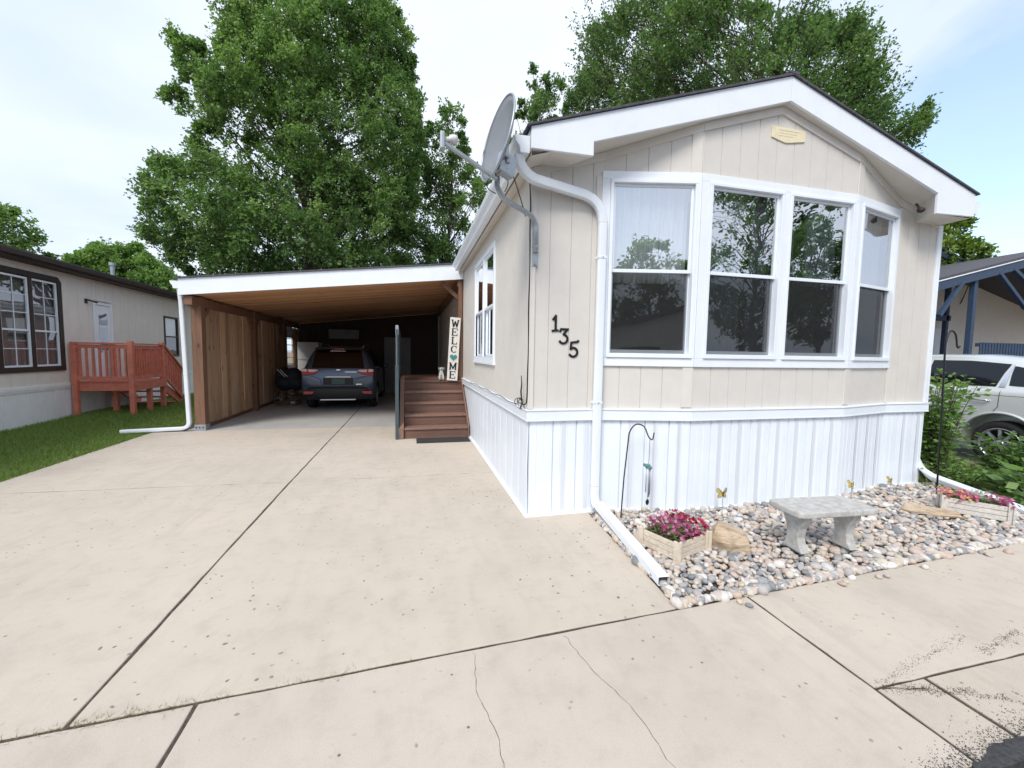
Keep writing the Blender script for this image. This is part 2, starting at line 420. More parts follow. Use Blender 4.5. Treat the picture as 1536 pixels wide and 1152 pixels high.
skc = mix(nt, 1.0, sky.outputs[0], (1.45, 1.5, 1.45), 'MULTIPLY')
skc = mix(nt, .35, skc, cc)
nt.links.new(mix(nt, cm, skc, cc), bg.inputs[0]); nt.links.new(bg.outputs[0], out.inputs[0])
sl = bpy.data.lights.new('sun', 'SUN'); sl.energy = 1.6; sl.angle = R(22); sl.color = (1, .93, .84)
so = bpy.data.objects.new('sun', sl); COL.objects.link(so)
sd = Vector((math.sin(R(SUN_AZ))*math.cos(R(SUN_EL)), math.cos(R(SUN_AZ))*math.cos(R(SUN_EL)), math.sin(R(SUN_EL))))
so.rotation_euler = (-sd).to_track_quat('-Z', 'Y').to_euler(); so.location = sd*50
scene.view_settings.view_transform = 'Standard'; scene.view_settings.look = 'None'
scene.view_settings.exposure = .90; scene.view_settings.gamma = 1

# ================================================================== GROUND
def poly_edge(p, q, step=.12, jit=.0035):
    p = Vector(p); q = Vector(q); n = max(1, int((q-p).length/step)); r = []
    d = (q-p).normalized(); nn = Vector((-d.y, d.x))
    for i in range(n):
        a = p.lerp(q, i/n)
        if 0 < i: a = a + nn*random.uniform(-jit, jit)
        r.append((a.x, a.y))
    return r
def slab(name, pts, m, z=0, th=.10, bev=.005, kind='structure'):
    poly = []
    for i in range(len(pts)): poly += poly_edge(pts[i], pts[(i+1) % len(pts)])
    mb = MB(); mb.prism(poly, z-th, z); o = mb.build(name, m, None, bev, 2); tag(o, kind=kind); return o
mb = MB(); mb.box((-600, -600, -.30), (600, 600, -.115)); tag(mb.build('ground', M['ground']), kind='structure')
mb = MB(); mb.box((-4.38, .97, -.11), (8.4, 16.1, -.006)); tag(mb.build('joint_soil', M['soil']), kind='structure')
J = .0085
def yj(x): return 1.97 + .052*x
# driveway slabs (joint at x=-1.33, y=5.1, carport pour from y=8.66)
slab('driveway', [(-4.42, yj(-4.42)+J), (-1.33-J, yj(-1.33)+J), (-1.34-J, 5.12-J), (-4.40, 5.27-J-.003)], M['conc'])
slab('driveway', [(-1.33+J, yj(-1.33)+J), (1.55, yj(1.55)+J), (1.635, 3.40), (1.66, 3.62), (1.045, 3.60), (1.045, 5.07-J), (-1.34+J, 5.12-J)], M['conc'])
slab('driveway', [(-4.40, 5.27+J), (-1.34-J, 5.12+J), (-1.32-J, 8.66-.003), (-3.75, 8.66-.003), (-4.2, 8.72), (-4.50, 8.72)], M['conc'])
slab('driveway', [(-1.34+J, 5.12+J), (1.045, 5.07+J), (1.045, 8.66-.003), (-1.32+J, 8.66-.003)], M['conc'])
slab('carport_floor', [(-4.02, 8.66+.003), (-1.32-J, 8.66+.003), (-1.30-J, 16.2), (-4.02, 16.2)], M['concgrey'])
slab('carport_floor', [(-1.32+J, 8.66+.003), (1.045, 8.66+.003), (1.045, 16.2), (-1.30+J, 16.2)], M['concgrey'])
# sidewalk panels
def sw(a, b, nm='sidewalk'):
    fy = 1.335 if a > 2 else .975
    slab(nm, [(a+J, fy), (b-J, fy), (b-J, yj(b)-J), (a+J, yj(a)-J)], M['concwalk'])
for a, b in ((-14, -7), (-7, -3.9), (-3.9, -.885), (-.885, 2.06), (2.06, 5.4), (5.4, 9), (9, 20)): sw(a, b)
mb = MB()
for a, b in ((2.06+J, 2.36), (2.375, 5.4), (5.41, 20)):
    mb.add([(a, .975, -.002), (b-.01, .975, -.002), (b-.01, 1.322, -.0005), (a, 1.322, -.0005), (a, .975, -.12), (b-.01, .975, -.12), (b-.01, 1.322, -.12), (a, 1.322, -.12)],
           [(0,1,2,3),(0,4,5,1),(1,5,6,2),(3,7,4,0),(2,6,7,3)])
tag(mb.build('gutter_pan', M['gutterc']), kind='structure')
mb = MB(); mb.box((-60, -8.5, -.114), (60, .966, -.022)); tag(mb.build('road', M['asphalt']), kind='structure')
mb = MB(); mb.box((-60, -10.3, -.11), (60, -8.5, -.01)); tag(mb.build('far_sidewalk', M['concwalk']), kind='structure')
# hairline cracks
def crack(pts, wd=.004):
    mb = MB(); P = []
    for i in range(len(pts)-1):
        p, q = Vector(pts[i]), Vector(pts[i+1]); n = max(2, int((q-p).length/.03))
        for k in range(n): P.append(p.lerp(q, k/n) + Vector((random.uniform(-.006, .006), random.uniform(-.004, .004))))
    P.append(Vector(pts[-1]))
    for i in range(len(P)-1):
        d = (P[i+1]-P[i]).normalized(); nn = Vector((-d.y, d.x)); w0 = wd*random.uniform(.3, 1); w1 = wd*random.uniform(.3, 1)
        mb.add([(*(P[i]-nn*w0/2), .0015), (*(P[i+1]-nn*w1/2), .0015), (*(P[i+1]+nn*w1/2), .0015), (*(P[i]+nn*w0/2), .0015)], [(0,1,2,3)])
    tag(mb.build('crack', M['soil']), kind='structure')
crack([(.31, 1.95), (.28, 1.72), (.33, 1.5), (.32, 1.25), (.35, 1.0)], .0026)
crack([(.80, 1.98), (.84, 1.7), (.92, 1.5), (.93, 1.25), (.99, 1.0)], .0026)
crack([(2.07, 1.33), (2.3, 1.27)], .01)
# asphalt spill and grit at the gutter (bottom right)
V = []; Fc = []; 
def grit(n, fn, smin, smax, name, m, tz=.0, kind='stuff', lab=None, cat=None):
    V = []; Fc = []; T = []
    for i in range(n):
        x, y, z = fn(); s = random.uniform(smin, smax); k = len(V); a = random.uniform(0, 6.3)
        base = [(x+s*math.cos(a+2.094*j)*random.uniform(.6, 1.2), y+s*math.sin(a+2.094*j)*random.uniform(.6, 1.2), z) for j in range(3)]
        V += base + [(x, y, z+s*.6)]; Fc += [(k, k+1, k+3), (k+1, k+2, k+3), (k+2, k, k+3)]
    o = np_obj(name, np.array(V), np.array(Fc), m); tag(o, lab, cat, kind=kind); return o
def gz(y): return 0 if y > 1.33 else (-.0005 if y > .975 else -.022)
def f1():
    t = random.random(); c = random.choice([((2.07, 1.34), (2.95, 1.50)), ((2.07, 1.33), (2.5, 1.22)), ((2.2, 1.30), (2.6, 1.15)), ((2.85, 1.38), (3.3, 1.46))])
    x = c[0][0]*(1-t)+c[1][0]*t + random.gauss(0, .012); y = c[0][1]*(1-t)+c[1][1]*t + random.gauss(0, .010)*(.4+1.6*abs(math.sin(t*7+c[1][0]*5))); return x, y, gz(y)+.001
grit(1800, f1, .0008, .0034, 'gutter_debris', M['soil'], lab='dark leaf and dirt debris along the gutter at lower right', cat='debris')
def f2():
    x = random.uniform(1.5, 3.4); y = .955 + abs(random.gauss(0, .05)) * (.3 + 1.3*max(0, (x-1.6))); return x, y, gz(y)+.001
grit(8000, f2, .0008, .004, 'asphalt_grit', M['asphalt'], lab='black asphalt grit spread on the gutter edge', cat='grit')

mbj = MB(); pj = []
xx = 1.78
while xx < 8:
    pj.append((xx, .972+.05*min(1, max(0, xx-1.9)*1.0)+random.uniform(-.012, .014)+.02*math.sin(xx*9))); xx += random.uniform(.015, .05)
mbj.prism([(1.76, .94)]+pj+[(8, .94)], -.02, .0035); tag(mbj.build('asphalt_lip', M['asphalt']), kind='structure')
# grass ---------------------------------------------------------------
def nbx(y): return -7.0 - .042*(y-9.1)          # wall line of the house on the left
def lawn_r(y):
    pts = [(2.2, -4.42), (5.68, -4.40), (6.86, -4.44), (9.0, -4.52), (10, -4.1), (16, -4.1), (40, -4.1)]
    for (a, b), (c, d) in zip(pts, pts[1:]):
        if a <= y <= c: return b + (d-b)*(y-a)/(c-a)
    return -4.42
def gh(x, y):                                     # the lawn swells gently towards the red porch
    return .0 + .07*math.exp(-((x+6.3)**2/1.2+(y-11.5)**2/6)) + .012*math.sin(3*x+2*y)
mb = MB(); mb.smooth = True; nx, ny = 14, 60; vs = []
for j in range(ny+1):
    y = 2.1 + (26-2.1)*j/ny
    for i in range(nx+1):
        x0 = -9.5 if y > 0 else -9.5; x = x0 + (lawn_r(y)-.01-x0)*i/nx
        vs.append((x, y, gh(x, y)-.02))
mb.add(vs, [(j*(nx+1)+i, j*(nx+1)+i+1, (j+1)*(nx+1)+i+1, (j+1)*(nx+1)+i) for j in range(ny) for i in range(nx)])
tag(mb.build('lawn_soil', M['lawnbase']), kind='structure')
def blades(n, fn, h, wd, name, m, lab, cat, lean=.5):
    P = np.array([fn() for _ in range(n)]); a = rng.uniform(0, 6.283, n); hh = h*rng.uniform(.5, 1.25, n)
    dx = np.cos(a)*wd; dy = np.sin(a)*wd; lx = rng.normal(0, lean, n)*hh; ly = rng.normal(0, lean, n)*hh
    V = np.zeros((n, 3, 3)); V[:, 0] = P + np.stack([dx, dy, 0*dx], 1); V[:, 1] = P - np.stack([dx, dy, 0*dx], 1)
    V[:, 2] = P + np.stack([lx, ly, hh], 1)
    o = np_obj(name, V.reshape(-1, 3), np.arange(3*n).reshape(-1, 3), m, tint=np.clip(rng.normal(.5, .25, n), 0, 1)); tag(o, lab, cat, kind='stuff'); return o
def fg():
    while True:
        y = 2.2 + 15.8*random.random()**1.25; x = random.uniform(nbx(y)-.05 if y > 3 else -7.3, lawn_r(y)+random.uniform(-.02, .035))
        if y > 9.9 and x > -4.15: continue
        return (x, y, gh(x, y)-.02)
blades(120000, fg, .055, .0045, 'lawn_grass', M['grass'], 'short green lawn grass between the driveway and left house', 'grass')
def fw():
    c = random.choice([(-1.35, .10), (-.9, .10), (-1.1, .06), (-.35, .18), (-1.25, .08), (2.08, .03)]); x = c[0] + random.gauss(0, c[1]); return (x, yj(x)+random.gauss(0, .009), -.012)
blades(900, fw, .024, .0016, 'joint_weeds', M['dryweed'], 'dry weeds growing in the concrete joint near the camera', 'weeds', 1.0)

# river rocks -----------------------------------------------------------
def ico(sub):
    bm = bmesh.new(); bmesh.ops.create_icosphere(bm, subdivisions=sub, radius=1)
    V = np.array([v.co[:] for v in bm.verts]); Fc = np.array([[v.index for v in f.verts] for f in bm.faces]); bm.free(); return V, Fc
IV, IF = ico(2)
def bed_bounds(x):       # y range of the pebble bed at x
    lo = yj(x)+.0
    if x < 1.65: hi = 2.05 + (x-1.55)/.09*1.35 if x > 1.55 else 2.0
    elif x < 1.72: hi = 3.59
    elif x < 2.6: hi = 3.59-.2*(x-1.72)/.88
    elif x < 4.45: hi = 3.39
    elif x < 5.33: hi = 3.39+.2*(x-4.45)/.88
    else: hi = 3.59
    return lo, hi
P = []
for layer, (stp, z0) in enumerate(((.046, .002), (.052, .022))):
    x = 1.56
    while x < 6.7:
        lo, hi = bed_bounds(x); y = lo+.012
        while y < hi:
            px = x + random.uniform(-.02, .02); py = y + random.uniform(-.02, .02)
            l2, h2 = bed_bounds(px)
            fade = 1 if px < 5.7 else max(0, 1-(px-5.7)/.9)
            if l2+.012 < py < h2-.01 and random.random() < (.97 if layer == 0 else .72)*fade:
                P.append((px, py, z0 + random.uniform(-.006, .008)))
            y += stp
        x += stp
for k in range(620):
    x = random.uniform(1.56, 6.6); P.append((x, yj(x)+random.uniform(.004, .035), random.uniform(.006, .02)))
for k in range(130):
    t = random.random(); P.append((1.56+.09*t+random.uniform(.012, .04), 2.06+1.36*t, random.uniform(.004, .018)))
for k in range(14): x = random.uniform(1.8, 5); P.append((x, yj(x)-random.uniform(.03, .12), .012))
P = np.array(P); n = len(P)
base = []
for k in range(12):
    q = IV*np.array([1, random.uniform(.62, .9), random.uniform(.38, .62)]); ph = rng.uniform(0, 6, 3)
    q = np.sign(q)*np.abs(q)**.82; q = q*(1 + .16*np.sin(IV[:, :1]*2.3+ph[0]) + .09*np.sin(IV[:, 1:2]*3.1+ph[1]) + .08*np.sin(IV[:, 2:3]*4+ph[2])); base.append(q)
sz = rng.uniform(.016, .031, n)*np.where(rng.random(n) < .12, 1.5, 1); az = rng.uniform(0, 6.283, n); ti = rng.normal(0, .28, n); tj = rng.normal(0, .28, n)
V = np.zeros((n, len(IV), 3))
for i in range(n):
    q = base[i % 12]*sz[i]; c, s = math.cos(ti[i]), math.sin(ti[i]); q = q @ np.array([[1,0,0],[0,c,s],[0,-s,c]])
    c, s = math.cos(tj[i]), math.sin(tj[i]); q = q @ np.array([[c,0,-s],[0,1,0],[s,0,c]])
    c, s = math.cos(az[i]), math.sin(az[i]); q = q @ np.array([[c,s,0],[-s,c,0],[0,0,1]]); V[i] = q + P[i]
Fc = (IF[None] + (np.arange(n)*len(IV))[:, None, None]).reshape(-1, 3)
o = np_obj('river_rocks', V.reshape(-1, 3), Fc, M['stone'], tint=np.repeat(rng.random(n), len(IF)), smooth=True)
tag(o, 'bed of mixed grey tan and pink river rocks in front of the white skirting', 'river rocks', kind='stuff')
mb = MB(); mb.prism([(1.56, 2.05), (7.2, 2.36), (7.2, 3.6), (1.64, 3.6)], -.05, -.004); tag(mb.build('bed_soil', M['soil']), kind='structure')

# ================================================================== HOUSE
HX0, HX1, HY, HYB = 1.051, 5.99, 3.594, 19.0
HS = 1.0                                         # top of the skirting band
house = thing('mobile_home', 'beige mobile home with white bay windows under a low gable roof', 'house', (HX0, HY, 0))
PK, SL, PX = 3.895, .318, 3.455                      # soffit height at ridge, slope, ridge x
def zs(x): return PK - SL*abs(x-PX)
bay = [(HX0, HY), (1.72, HY), (2.6, HY-.2), (4.45, HY-.2), (5.33, HY), (HX1, HY)]
def gwall(mb, P, Q, z0, zf, sp=.205, gw=.007, gd=.007, off=0, ph=0):
    P = Vector(P); Q = Vector(Q); L = (Q-P).length; d = (Q-P)/L; n = Vector((d.y, -d.x))
    pts = [0]; x = sp - ph
    pr = [(0, 0)]
    while x < L-.03:
        pr += [(x-gw/2, 0), (x-gw/4, -gd), (x+gw/4, -gd), (x+gw/2, 0)]; x += sp
    pr += [(L, 0)]
    vs = []
    for t, e in pr:
        q = P + d*t + n*(e+off); vs += [(q.x, q.y, z0), (q.x, q.y, zf(q.x) if callable(zf) else zf)]
    mb.add(vs, [(2*i, 2*i+2, 2*i+3, 2*i+1) for i in range(len(pr)-1)])
mb = MB()
gwall(mb, bay[0], bay[1], HS, zs, .20, ph=.03)
gwall(mb, bay[4], bay[5], HS, zs, .17)
for i in (1, 2, 3):
    gwall(mb, bay[i], bay[i+1], HS, 1.42, .205)
    gwall(mb, bay[i], bay[i+1], 3.12, zs, .205)
gwall(mb, (HX1, HY), (HX1, HYB), HS, zs(HX1), .205)
mb.add([(HX0, HYB, 0), (HX1, HYB, 0), (HX1, HYB, zs(HX1)), (PX, HYB, PK), (HX0, HYB, zs(HX0))], [(0, 1, 2, 3, 4)])
mb.build('siding', M['beige'], house)
mb = MB()                                         # side wall, window opening y 5.19..6.86 z 1.40..2.93
SW0, SW1, SZ0, SZ1 = 5.19, 6.84, 1.39, 2.93
gwall(mb, (HX0, HYB), (HX0, SW1), HS, zs(HX0), .10, .006); gwall(mb, (HX0, SW0), (HX0, HY), HS, zs(HX0), .10, .006)
gwall(mb, (HX0, SW1), (HX0, SW0), HS, SZ0, .10, .006); gwall(mb, (HX0, SW1), (HX0, SW0), SZ1, zs(HX0), .10, .006)
mb.build('siding', M['beige2'], house)

def seg_frame(i):
    P = Vector(bay[i]); Q = Vector(bay[i+1]); d = (Q-P).normalized(); n = Vector((d.y, -d.x)); return P, d, n, (Q-P).length
def pbox(mb, i, t0, t1, z0, z1, o0, o1):
    """box on bay segment i: along t0..t1, height z0..z1, outward offset o0..o1"""
    P, d, n, L = seg_frame(i)
    c = [(P+d*t+n*o) for t, o in ((t0, o0), (t1, o0), (t1, o1), (t0, o1))]
    mb.prism([(q.x, q.y) for q in c], z0, z1)
# corner posts and battens in siding colour
LL1 = seg_frame(1)[3]-.10
for a_ in ((0, 0, .035, HS+.003, 3.12, .0, .014), (0, .60, .67, HS+.003, 3.13, .0, .012), (4, .0, .05, HS+.003, 3.2, .0, .012), (1, LL1, LL1+.10, 1.02, 1.42, 0, .012), (3, 0, .10, 1.02, 1.42, 0, .012),
           (1, LL1, LL1+.10, 3.17, 3.60, 0, .012), (3, 0, .10, 3.17, 3.58, 0, .012), (2, 0.0, .012, 3.17, 3.6, 0, .012)):
    mb = MB(); pbox(mb, *a_); mb.build('corner_board', M['beige2'], house, .003)
mb = MB(); mb.box((HX0-.014, HY-.014, HS+.003), (HX0, HY+.05, 3.12)); mb.build('corner_board', M['beige2'], house, .003)
mb = MB(); pbox(mb, 4, .615, .66, HS+.003, 3.06, .0, .02); mb.build('corner_board', M['white'], house, .003)
mb = MB(); mb.box((HX1, HY-.02, HS+.003), (HX1+.02, HY+.06, 3.06))
mb.build('corner_board', M['white'], house, .003)
# frieze under the rake soffit
mb = MB()
for i in range(5):
    P, d, n, Ls = seg_frame(i)
    a = P + n*.0; b = P + d*Ls; 
    xs = [a.x, b.x] if not (a.x < PX < b.x) else [a.x, PX, b.x]
    for x0, x1 in zip(xs, xs[1:]):
        y0 = a.y + (b.y-a.y)*(x0-a.x)/(b.x-a.x); y1 = a.y + (b.y-a.y)*(x1-a.x)/(b.x-a.x)
        vs = []
        for x, y in ((x0, y0), (x1, y1)):
            for o_ in (0, .016):
                q = Vector((x, y)) + n*o_
                vs += [(q.x, q.y, zs(x)-.075), (q.x, q.y, zs(x)-.001)]
        mb.add(vs, [(2, 6, 7, 3), (0, 2, 3, 1), (4, 5, 7, 6), (0, 4, 6, 2), (1, 3, 7, 5)])
mb.build('frieze_board', M['beige2'], house)
# band trim + skirting
ring = [(HX0, HYB)] + bay + [(HX1, HYB)]
def offset_path(pts, o):
    r = []
    for i, p in enumerate(pts):
        ns = []
        if i > 0: d = (Vector(p)-Vector(pts[i-1])).normalized(); ns.append(Vector((d.y, -d.x)))
        if i < len(pts)-1: d = (Vector(pts[i+1])-Vector(p)).normalized(); ns.append(Vector((d.y, -d.x)))
        n = ns[0] if len(ns) == 1 else (ns[0]+ns[1]).normalized(); k = 1 if len(ns) == 1 else 1/max(.3, n.dot(ns[0]))
        q = Vector(p)+n*o*k; r.append((q.x, q.y))
    return r
def band(mb, pts, o0, o1, z0, z1):
    a = offset_path(pts, o0); b = offset_path(pts, o1); n = len(pts); vs = []
    for p, q in zip(a, b): vs += [(*p, z0), (*q, z0), (*q, z1), (*p, z1)]
    mb.add(vs, [(4*i+k, 4*i+(k+1) % 4, 4*i+4+(k+1) % 4, 4*i+4+k) for i in range(n-1) for k in range(4)] + [(0, 1, 2, 3), (4*n-4, 4*n-3, 4*n-2, 4*n-1)])
mb = MB(); band(mb, ring, -.01, .026, .905, .985); band(mb, ring, -.01, .034, .985, 1.0); band(mb, ring, -.01, .030, .890, .905)
mb.build('band_trim', M['whitemetal'], house, .003)
mb = MB(); band(mb, ring, -.004, .018, -.02, .022); band(mb, ring, -.004, .030, -.02, .004); mb.build('bottom_track', M['whitemetal'], house)
# ribbed vinyl skirting
mb = MB(); vb = MB()
for i in range(len(ring)-1):
    P = Vector(ring[i]); Q = Vector(ring[i+1]); Ls = (Q-P).length; d = (Q-P)/Ls; n = Vector((d.y, -d.x))
    pr = [(0, 0)]; t = 0; k = 0; side = i in (0, 6)
    prof = [(.0, 0), (.003, -.018), (.009, -.018), (.013, 0), (.075, .002), (.078, -.004), (.082, -.004), (.085, .001), (.150, .001), (.153, -.004), (.157, -.004), (.160, .001)] if not side else [(0, 0), (.004, -.008), (.010, -.008), (.014, 0), (.14, .003)]
    per = .232 if not side else .29
    while t < Ls:
        for a, e in prof:
            if t+a < Ls-.003: pr.append((t+a, e))
        if not side and t+.06 < Ls and t > .02 and True:
            q0 = P+d*(t+.088)+n*.004; q1 = P+d*min(Ls, t+.128)+n*.004
            vb = MB(); vb.add([(q0.x, q0.y, .03), (q1.x, q1.y, .03), (q1.x, q1.y, .888), (q0.x, q0.y, .888)], [(0, 1, 2, 3)]); vb.build('skirting_vent', M['vent'], house)
        t += per; k += 1
    pr.append((Ls, 0)); vs = []
    for t, e in pr:
        q = P+d*t+n*e
        w_ = .006*math.sin(t*5+i) if i in (0,) else -.004*abs(math.sin(t*2.7))   # panels bow a little
        q2 = q + n*w_
        vs += [(q.x, q.y, 0), (q2.x, q2.y, .45), (q.x, q.y, .90)]
    mb.add(vs, [(3*j+a, 3*j+3+a, 3*j+4+a, 3*j+1+a) for j in range(len(pr)-1) for a in (0, 1)])
mb.build('skirting', M['skirt'], house)

# white window surround boards
mb = MB()
T = .022
L1 = seg_frame(1)[3]; L2 = seg_frame(2)[3]; L3 = seg_frame(3)[3]
def win_trim(i, t0, t1, cols):
    pbox(mb, i, t0, t1, 3.105, 3.175, 0, T); pbox(mb, i, t0, t1, 1.405, 1.485, 0, T)
    for a, b in cols: pbox(mb, i, a, b, 1.485, 3.105, 0, T)
win_trim(1, -.01, L1-.001, [(-.01, .065), (.875, L1-.001)])
win_trim(2, .001, L2-.001, [(.001, .085), (.925, .995), (1.81, L2-.001)])
win_trim(3, .001, L3+.01, [(.001, .085), (.875, L3+.01)])
mb.build('window_surround', M['white'], house, .003)

def window_unit(i, t0, t1, z0, z1, zm, curtain, first=True):
    """double-hung vinyl window: frame > upper sash glass, lower sash glass + screen"""
    P, d, n, Ls = seg_frame(i)
    m1 = MB(); fw = .03
    pbox(m1, i, t0, t1, z1-fw, z1, -.05, .034); pbox(m1, i, t0, t1, z0, z0+fw+.01, -.05, .038)
    pbox(m1, i, t0, t0+fw, z0+fw+.01, z1-fw, -.05, .034); pbox(m1, i, t1-fw, t1, z0+fw+.01, z1-fw, -.05, .034)
    wn = m1.build('window', M['whitemetal'], house, .004)
    ORG[wn.name] = ORG[house.name]
    a, b = t0+fw+.001, t1-fw-.001; sw_ = .024
    m2 = MB()
    for (q0, q1, off) in ((zm, z1-fw-.001, -.002), (z0+fw+.011, zm+.034, -.030)):
        pbox(m2, i, a, b, q1-sw_, q1, off-.022, off); pbox(m2, i, a, b, q0, q0+sw_+.008, off-.022, off)
        pbox(m2, i, a, a+sw_, q0+sw_+.008, q1-sw_, off-.022, off); pbox(m2, i, b-sw_, b, q0+sw_+.008, q1-sw_, off-.022, off)
    m2.build('sash', M['whitemetal'], wn, .003)
    def pane(nm, q0, q1, off, m):
        m3 = MB(); c0 = P+d*(a+sw_-.004)+n*off; c1 = P+d*(b-sw_+.004)+n*off
        m3.add([(c0.x, c0.y, q0), (c1.x, c1.y, q0), (c1.x, c1.y, q1), (c0.x, c0.y, q1)], [(0, 1, 2, 3)]); return m3.build(nm, m, wn)
    pane('glass', zm+sw_, z1-fw-sw_, -.013, M['glass']); pane('glass', z0+fw+sw_, zm+.02, -.041, M['glasslow'])
    pane('insect_screen', z0+fw+.012, zm, -.012, M['screen'])
    m4 = MB(); m4.smooth = True; nseg = 90; vs = []
    rngs = curtain
    for (c0_, c1_, zb_) in rngs:
        vs = []; k0 = random.random()*6
        for k in range(nseg+1):
            t = a + (b-a)*(c0_+(c1_-c0_)*k/nseg); w_ = -.13 + .018*math.sin(k*1.1+k0) + .012*math.sin(k*.47)
            q = P+d*t+n*w_; q2 = P+d*t+n*(w_*.9-.02)
            vs += [(q2.x, q2.y, zb_), (q.x, q.y, z1-.02)]
        m4.add(vs, [(2*k, 2*k+2, 2*k+3, 2*k+1) for k in range(nseg)])
    m4.build('curtain', M['curtain'], wn)
    return wn
window_unit(1, .066, .874, 1.486, 3.104, 2.275, [(0, 1, 2.20)])
window_unit(2, .086, .924, 1.486, 3.104, 2.275, [(0, .62, 1.5), (.74, 1, 1.5)])
window_unit(2, .996, 1.809, 1.486, 3.104, 2.275, [(0, .25, 1.5), (.45, 1, 2.25)])
window_unit(3, .086, .874, 1.486, 3.104, 2.275, [(0, 1, 2.25)])  # curtain spread full width to brighten the upper pane

# room seen through the panes
mb = MB(); x0, x1, y0, y1, z0, z1 = HX0+.02, HX1-.02, HY+.30, 9.0, .95, 3.12
mb.add([(x0,y0,z0),(x1,y0,z0),(x1,y1,z0),(x0,y1,z0),(x0,y0,z1),(x1,y0,z1),(x1,y1,z1),(x0,y1,z1)], [(0,1,2,3),(7,6,5,4),(1,5,6,2),(2,6,7,3)])
mb.add([(x0,y0,z0),(x0,SW0,z0),(x0,SW0,z1),(x0,y0,z1)], [(0,1,2,3)]); mb.add([(x0,SW1,z0),(x0,y1,z0),(x0,y1,z1),(x0,SW1,z1)], [(0,1,2,3)])
mb.box((1.2, HY-.1+.12, .96), (5.9, HY+.32, .99)); mb.build('interior', M['room'], house)
mb = MB(); mb.box((4.6, 4.2, 1.0), (5.6, 5.6, 1.75)); mb.box((4.6, 5.0, 1.74), (5.6, 5.6, 2.05))
mb.build('armchair', M['greyp'], house, .08)

# roof -------------------------------------------------------------------
FY = 3.30                                         # front of the fascia
EX0, EX1 = .945, 5.985
rt = .220                                         # rake board depth
zt = lambda x: PK + rt - SL*abs(x-PX)
mb = MB()
mb.prism([(EX0, zt(EX0)-.0), (PX, PK+rt), (PX, PK), (1.485, zs(1.485)), (1.485, 3.155), (EX0, 3.150)], FY, FY+.028, 1)
mb.build('fascia_board', M['white'], house, .003)
mb = MB(); mb.prism([(PX+.004, PK+rt), (EX1, zt(EX1)), (EX1, 3.075), (5.43, 3.060), (5.43, zs(5.43)), (PX+.004, PK)], FY, FY+.028, 1)
mb.build('fascia_board', M['white'], house, .003)
mb = MB()                                         # soffit boxes (cornice returns) and rake soffit
for a, b, s in ((EX0+.012, 1.485, 1), (5.43, EX1-.012, -1)):
    in_ = b if s == 1 else a; out_ = a if s == 1 else b
    cut = in_ - s*.16; zb_ = 3.158 if s == 1 else 3.065
    mb.add([(out_, FY+.028, zb_), (in_, FY+.028, zb_), (cut, HY, zb_), (out_, HY, zb_),
            (out_, FY+.028, zs(out_)), (in_, FY+.028, zs(in_)), (cut, HY, zs(cut)), (out_, HY, zs(out_))],
           [(0, 1, 2, 3), (1, 5, 6, 2), (0, 3, 7, 4), (2, 6, 7, 3)])
    ze_ = 3.158 if s == 1 else 3.075
    mb.box((min(out_, HX0 if s == 1 else HX1)-.002, FY+.029, ze_-.012), (max(out_, HX0 if s == 1 else HX1), HYB, ze_+.012)) if s == 1 else mb.box((HX1, HY, ze_), (out_, HYB, ze_+.012))
for a, b in ((EX0, PX), (PX, EX1)):
    mb.add([(a, FY+.028, zs(a)+.002), (b, FY+.028, zs(b)+.002), (b, HYB, zs(b)+.002), (a, HYB, zs(a)+.002)], [(0, 1, 2, 3)])
mb.build('soffit', M['beige2'], house)
mb = MB()                                         # side fascia boards
mb.box((EX0-.006, FY+.03, 3.14), (EX0+.014, HYB, zt(EX0)-.02)); mb.box((EX1-.014, FY+.03, 3.10), (EX1+.006, HYB, zt(EX1)-.02))
mb.build('fascia_board', M['beige2'], house)
mb = MB()
for s, e in ((-1, EX0-.035), (1, EX1+.035)):
    mb.prism([(PX, PK+rt+.004), (e, zt(e)+.004), (e, zt(e)+.020), (PX, PK+rt+.022)], FY-.02, HYB+.2, 1)
mb.box((PX-.06, FY-.022, PK+rt+.010), (PX+.06, HYB+.2, PK+rt+.030))
ro = mb.build('roof', M['shingle'], house)
# attic filler so no light leaks
# gutters
def gutter(x, s, y0, y1):
    m1 = MB(); pf = [(0, .13), (0, 0), (s*.075, 0), (s*.085, .05), (s*.115, .085), (s*.125, .13), (s*.115, .13), (s*.107, .09), (s*.075, .055), (s*.066, .01), (s*.008, .01), (s*.008, .13)]
    m1.prism([(x+a, 3.115+b) for a, b in pf], y0, y1, 1)
    m1.prism([(x, 3.115), (x+s*.075, 3.115), (x+s*.085, 3.165), (x+s*.115, 3.20), (x+s*.125, 3.245), (x, 3.245)], y0-.004, y0+.001, 1)
    return m1.build('gutter', M['whitemetal'], house)
gutter(EX0-.008, -1, FY+.02, 8.28); gutter(EX1+.008, 1, FY+.02, HYB)
def rect_pipe(mb, pts, w_, h_, ref=(0, -1, 0)):
    """downpipe of rectangular section swept through pts (w_ sideways, h_ along ref)"""
    pts = [Vector(p) for p in pts]; rings = []; ref = Vector(ref)
    for i, p in enumerate(pts):
        d = (pts[min(i+1, len(pts)-1)]-pts[max(i-1, 0)]).normalized()
        r = d.cross(ref); r = r.normalized() if r.length > .05 else Vector((1, 0, 0)); u = r.cross(d).normalized()
        rings.append([p + r*a*w_/2 + u*b*h_/2 for a, b in ((-1,-1),(-.8,-1.08),(.8,-1.08),(1,-1),(1,1),(.8,1.08),(-.8,1.08),(-1,1))])
    n = 8; mb.add([v for q in rings for v in q], [(i*n+k, i*n+(k+1) % n, (i+1)*n+(k+1) % n, (i+1)*n+k) for i in range(len(pts)-1) for k in range(n)])
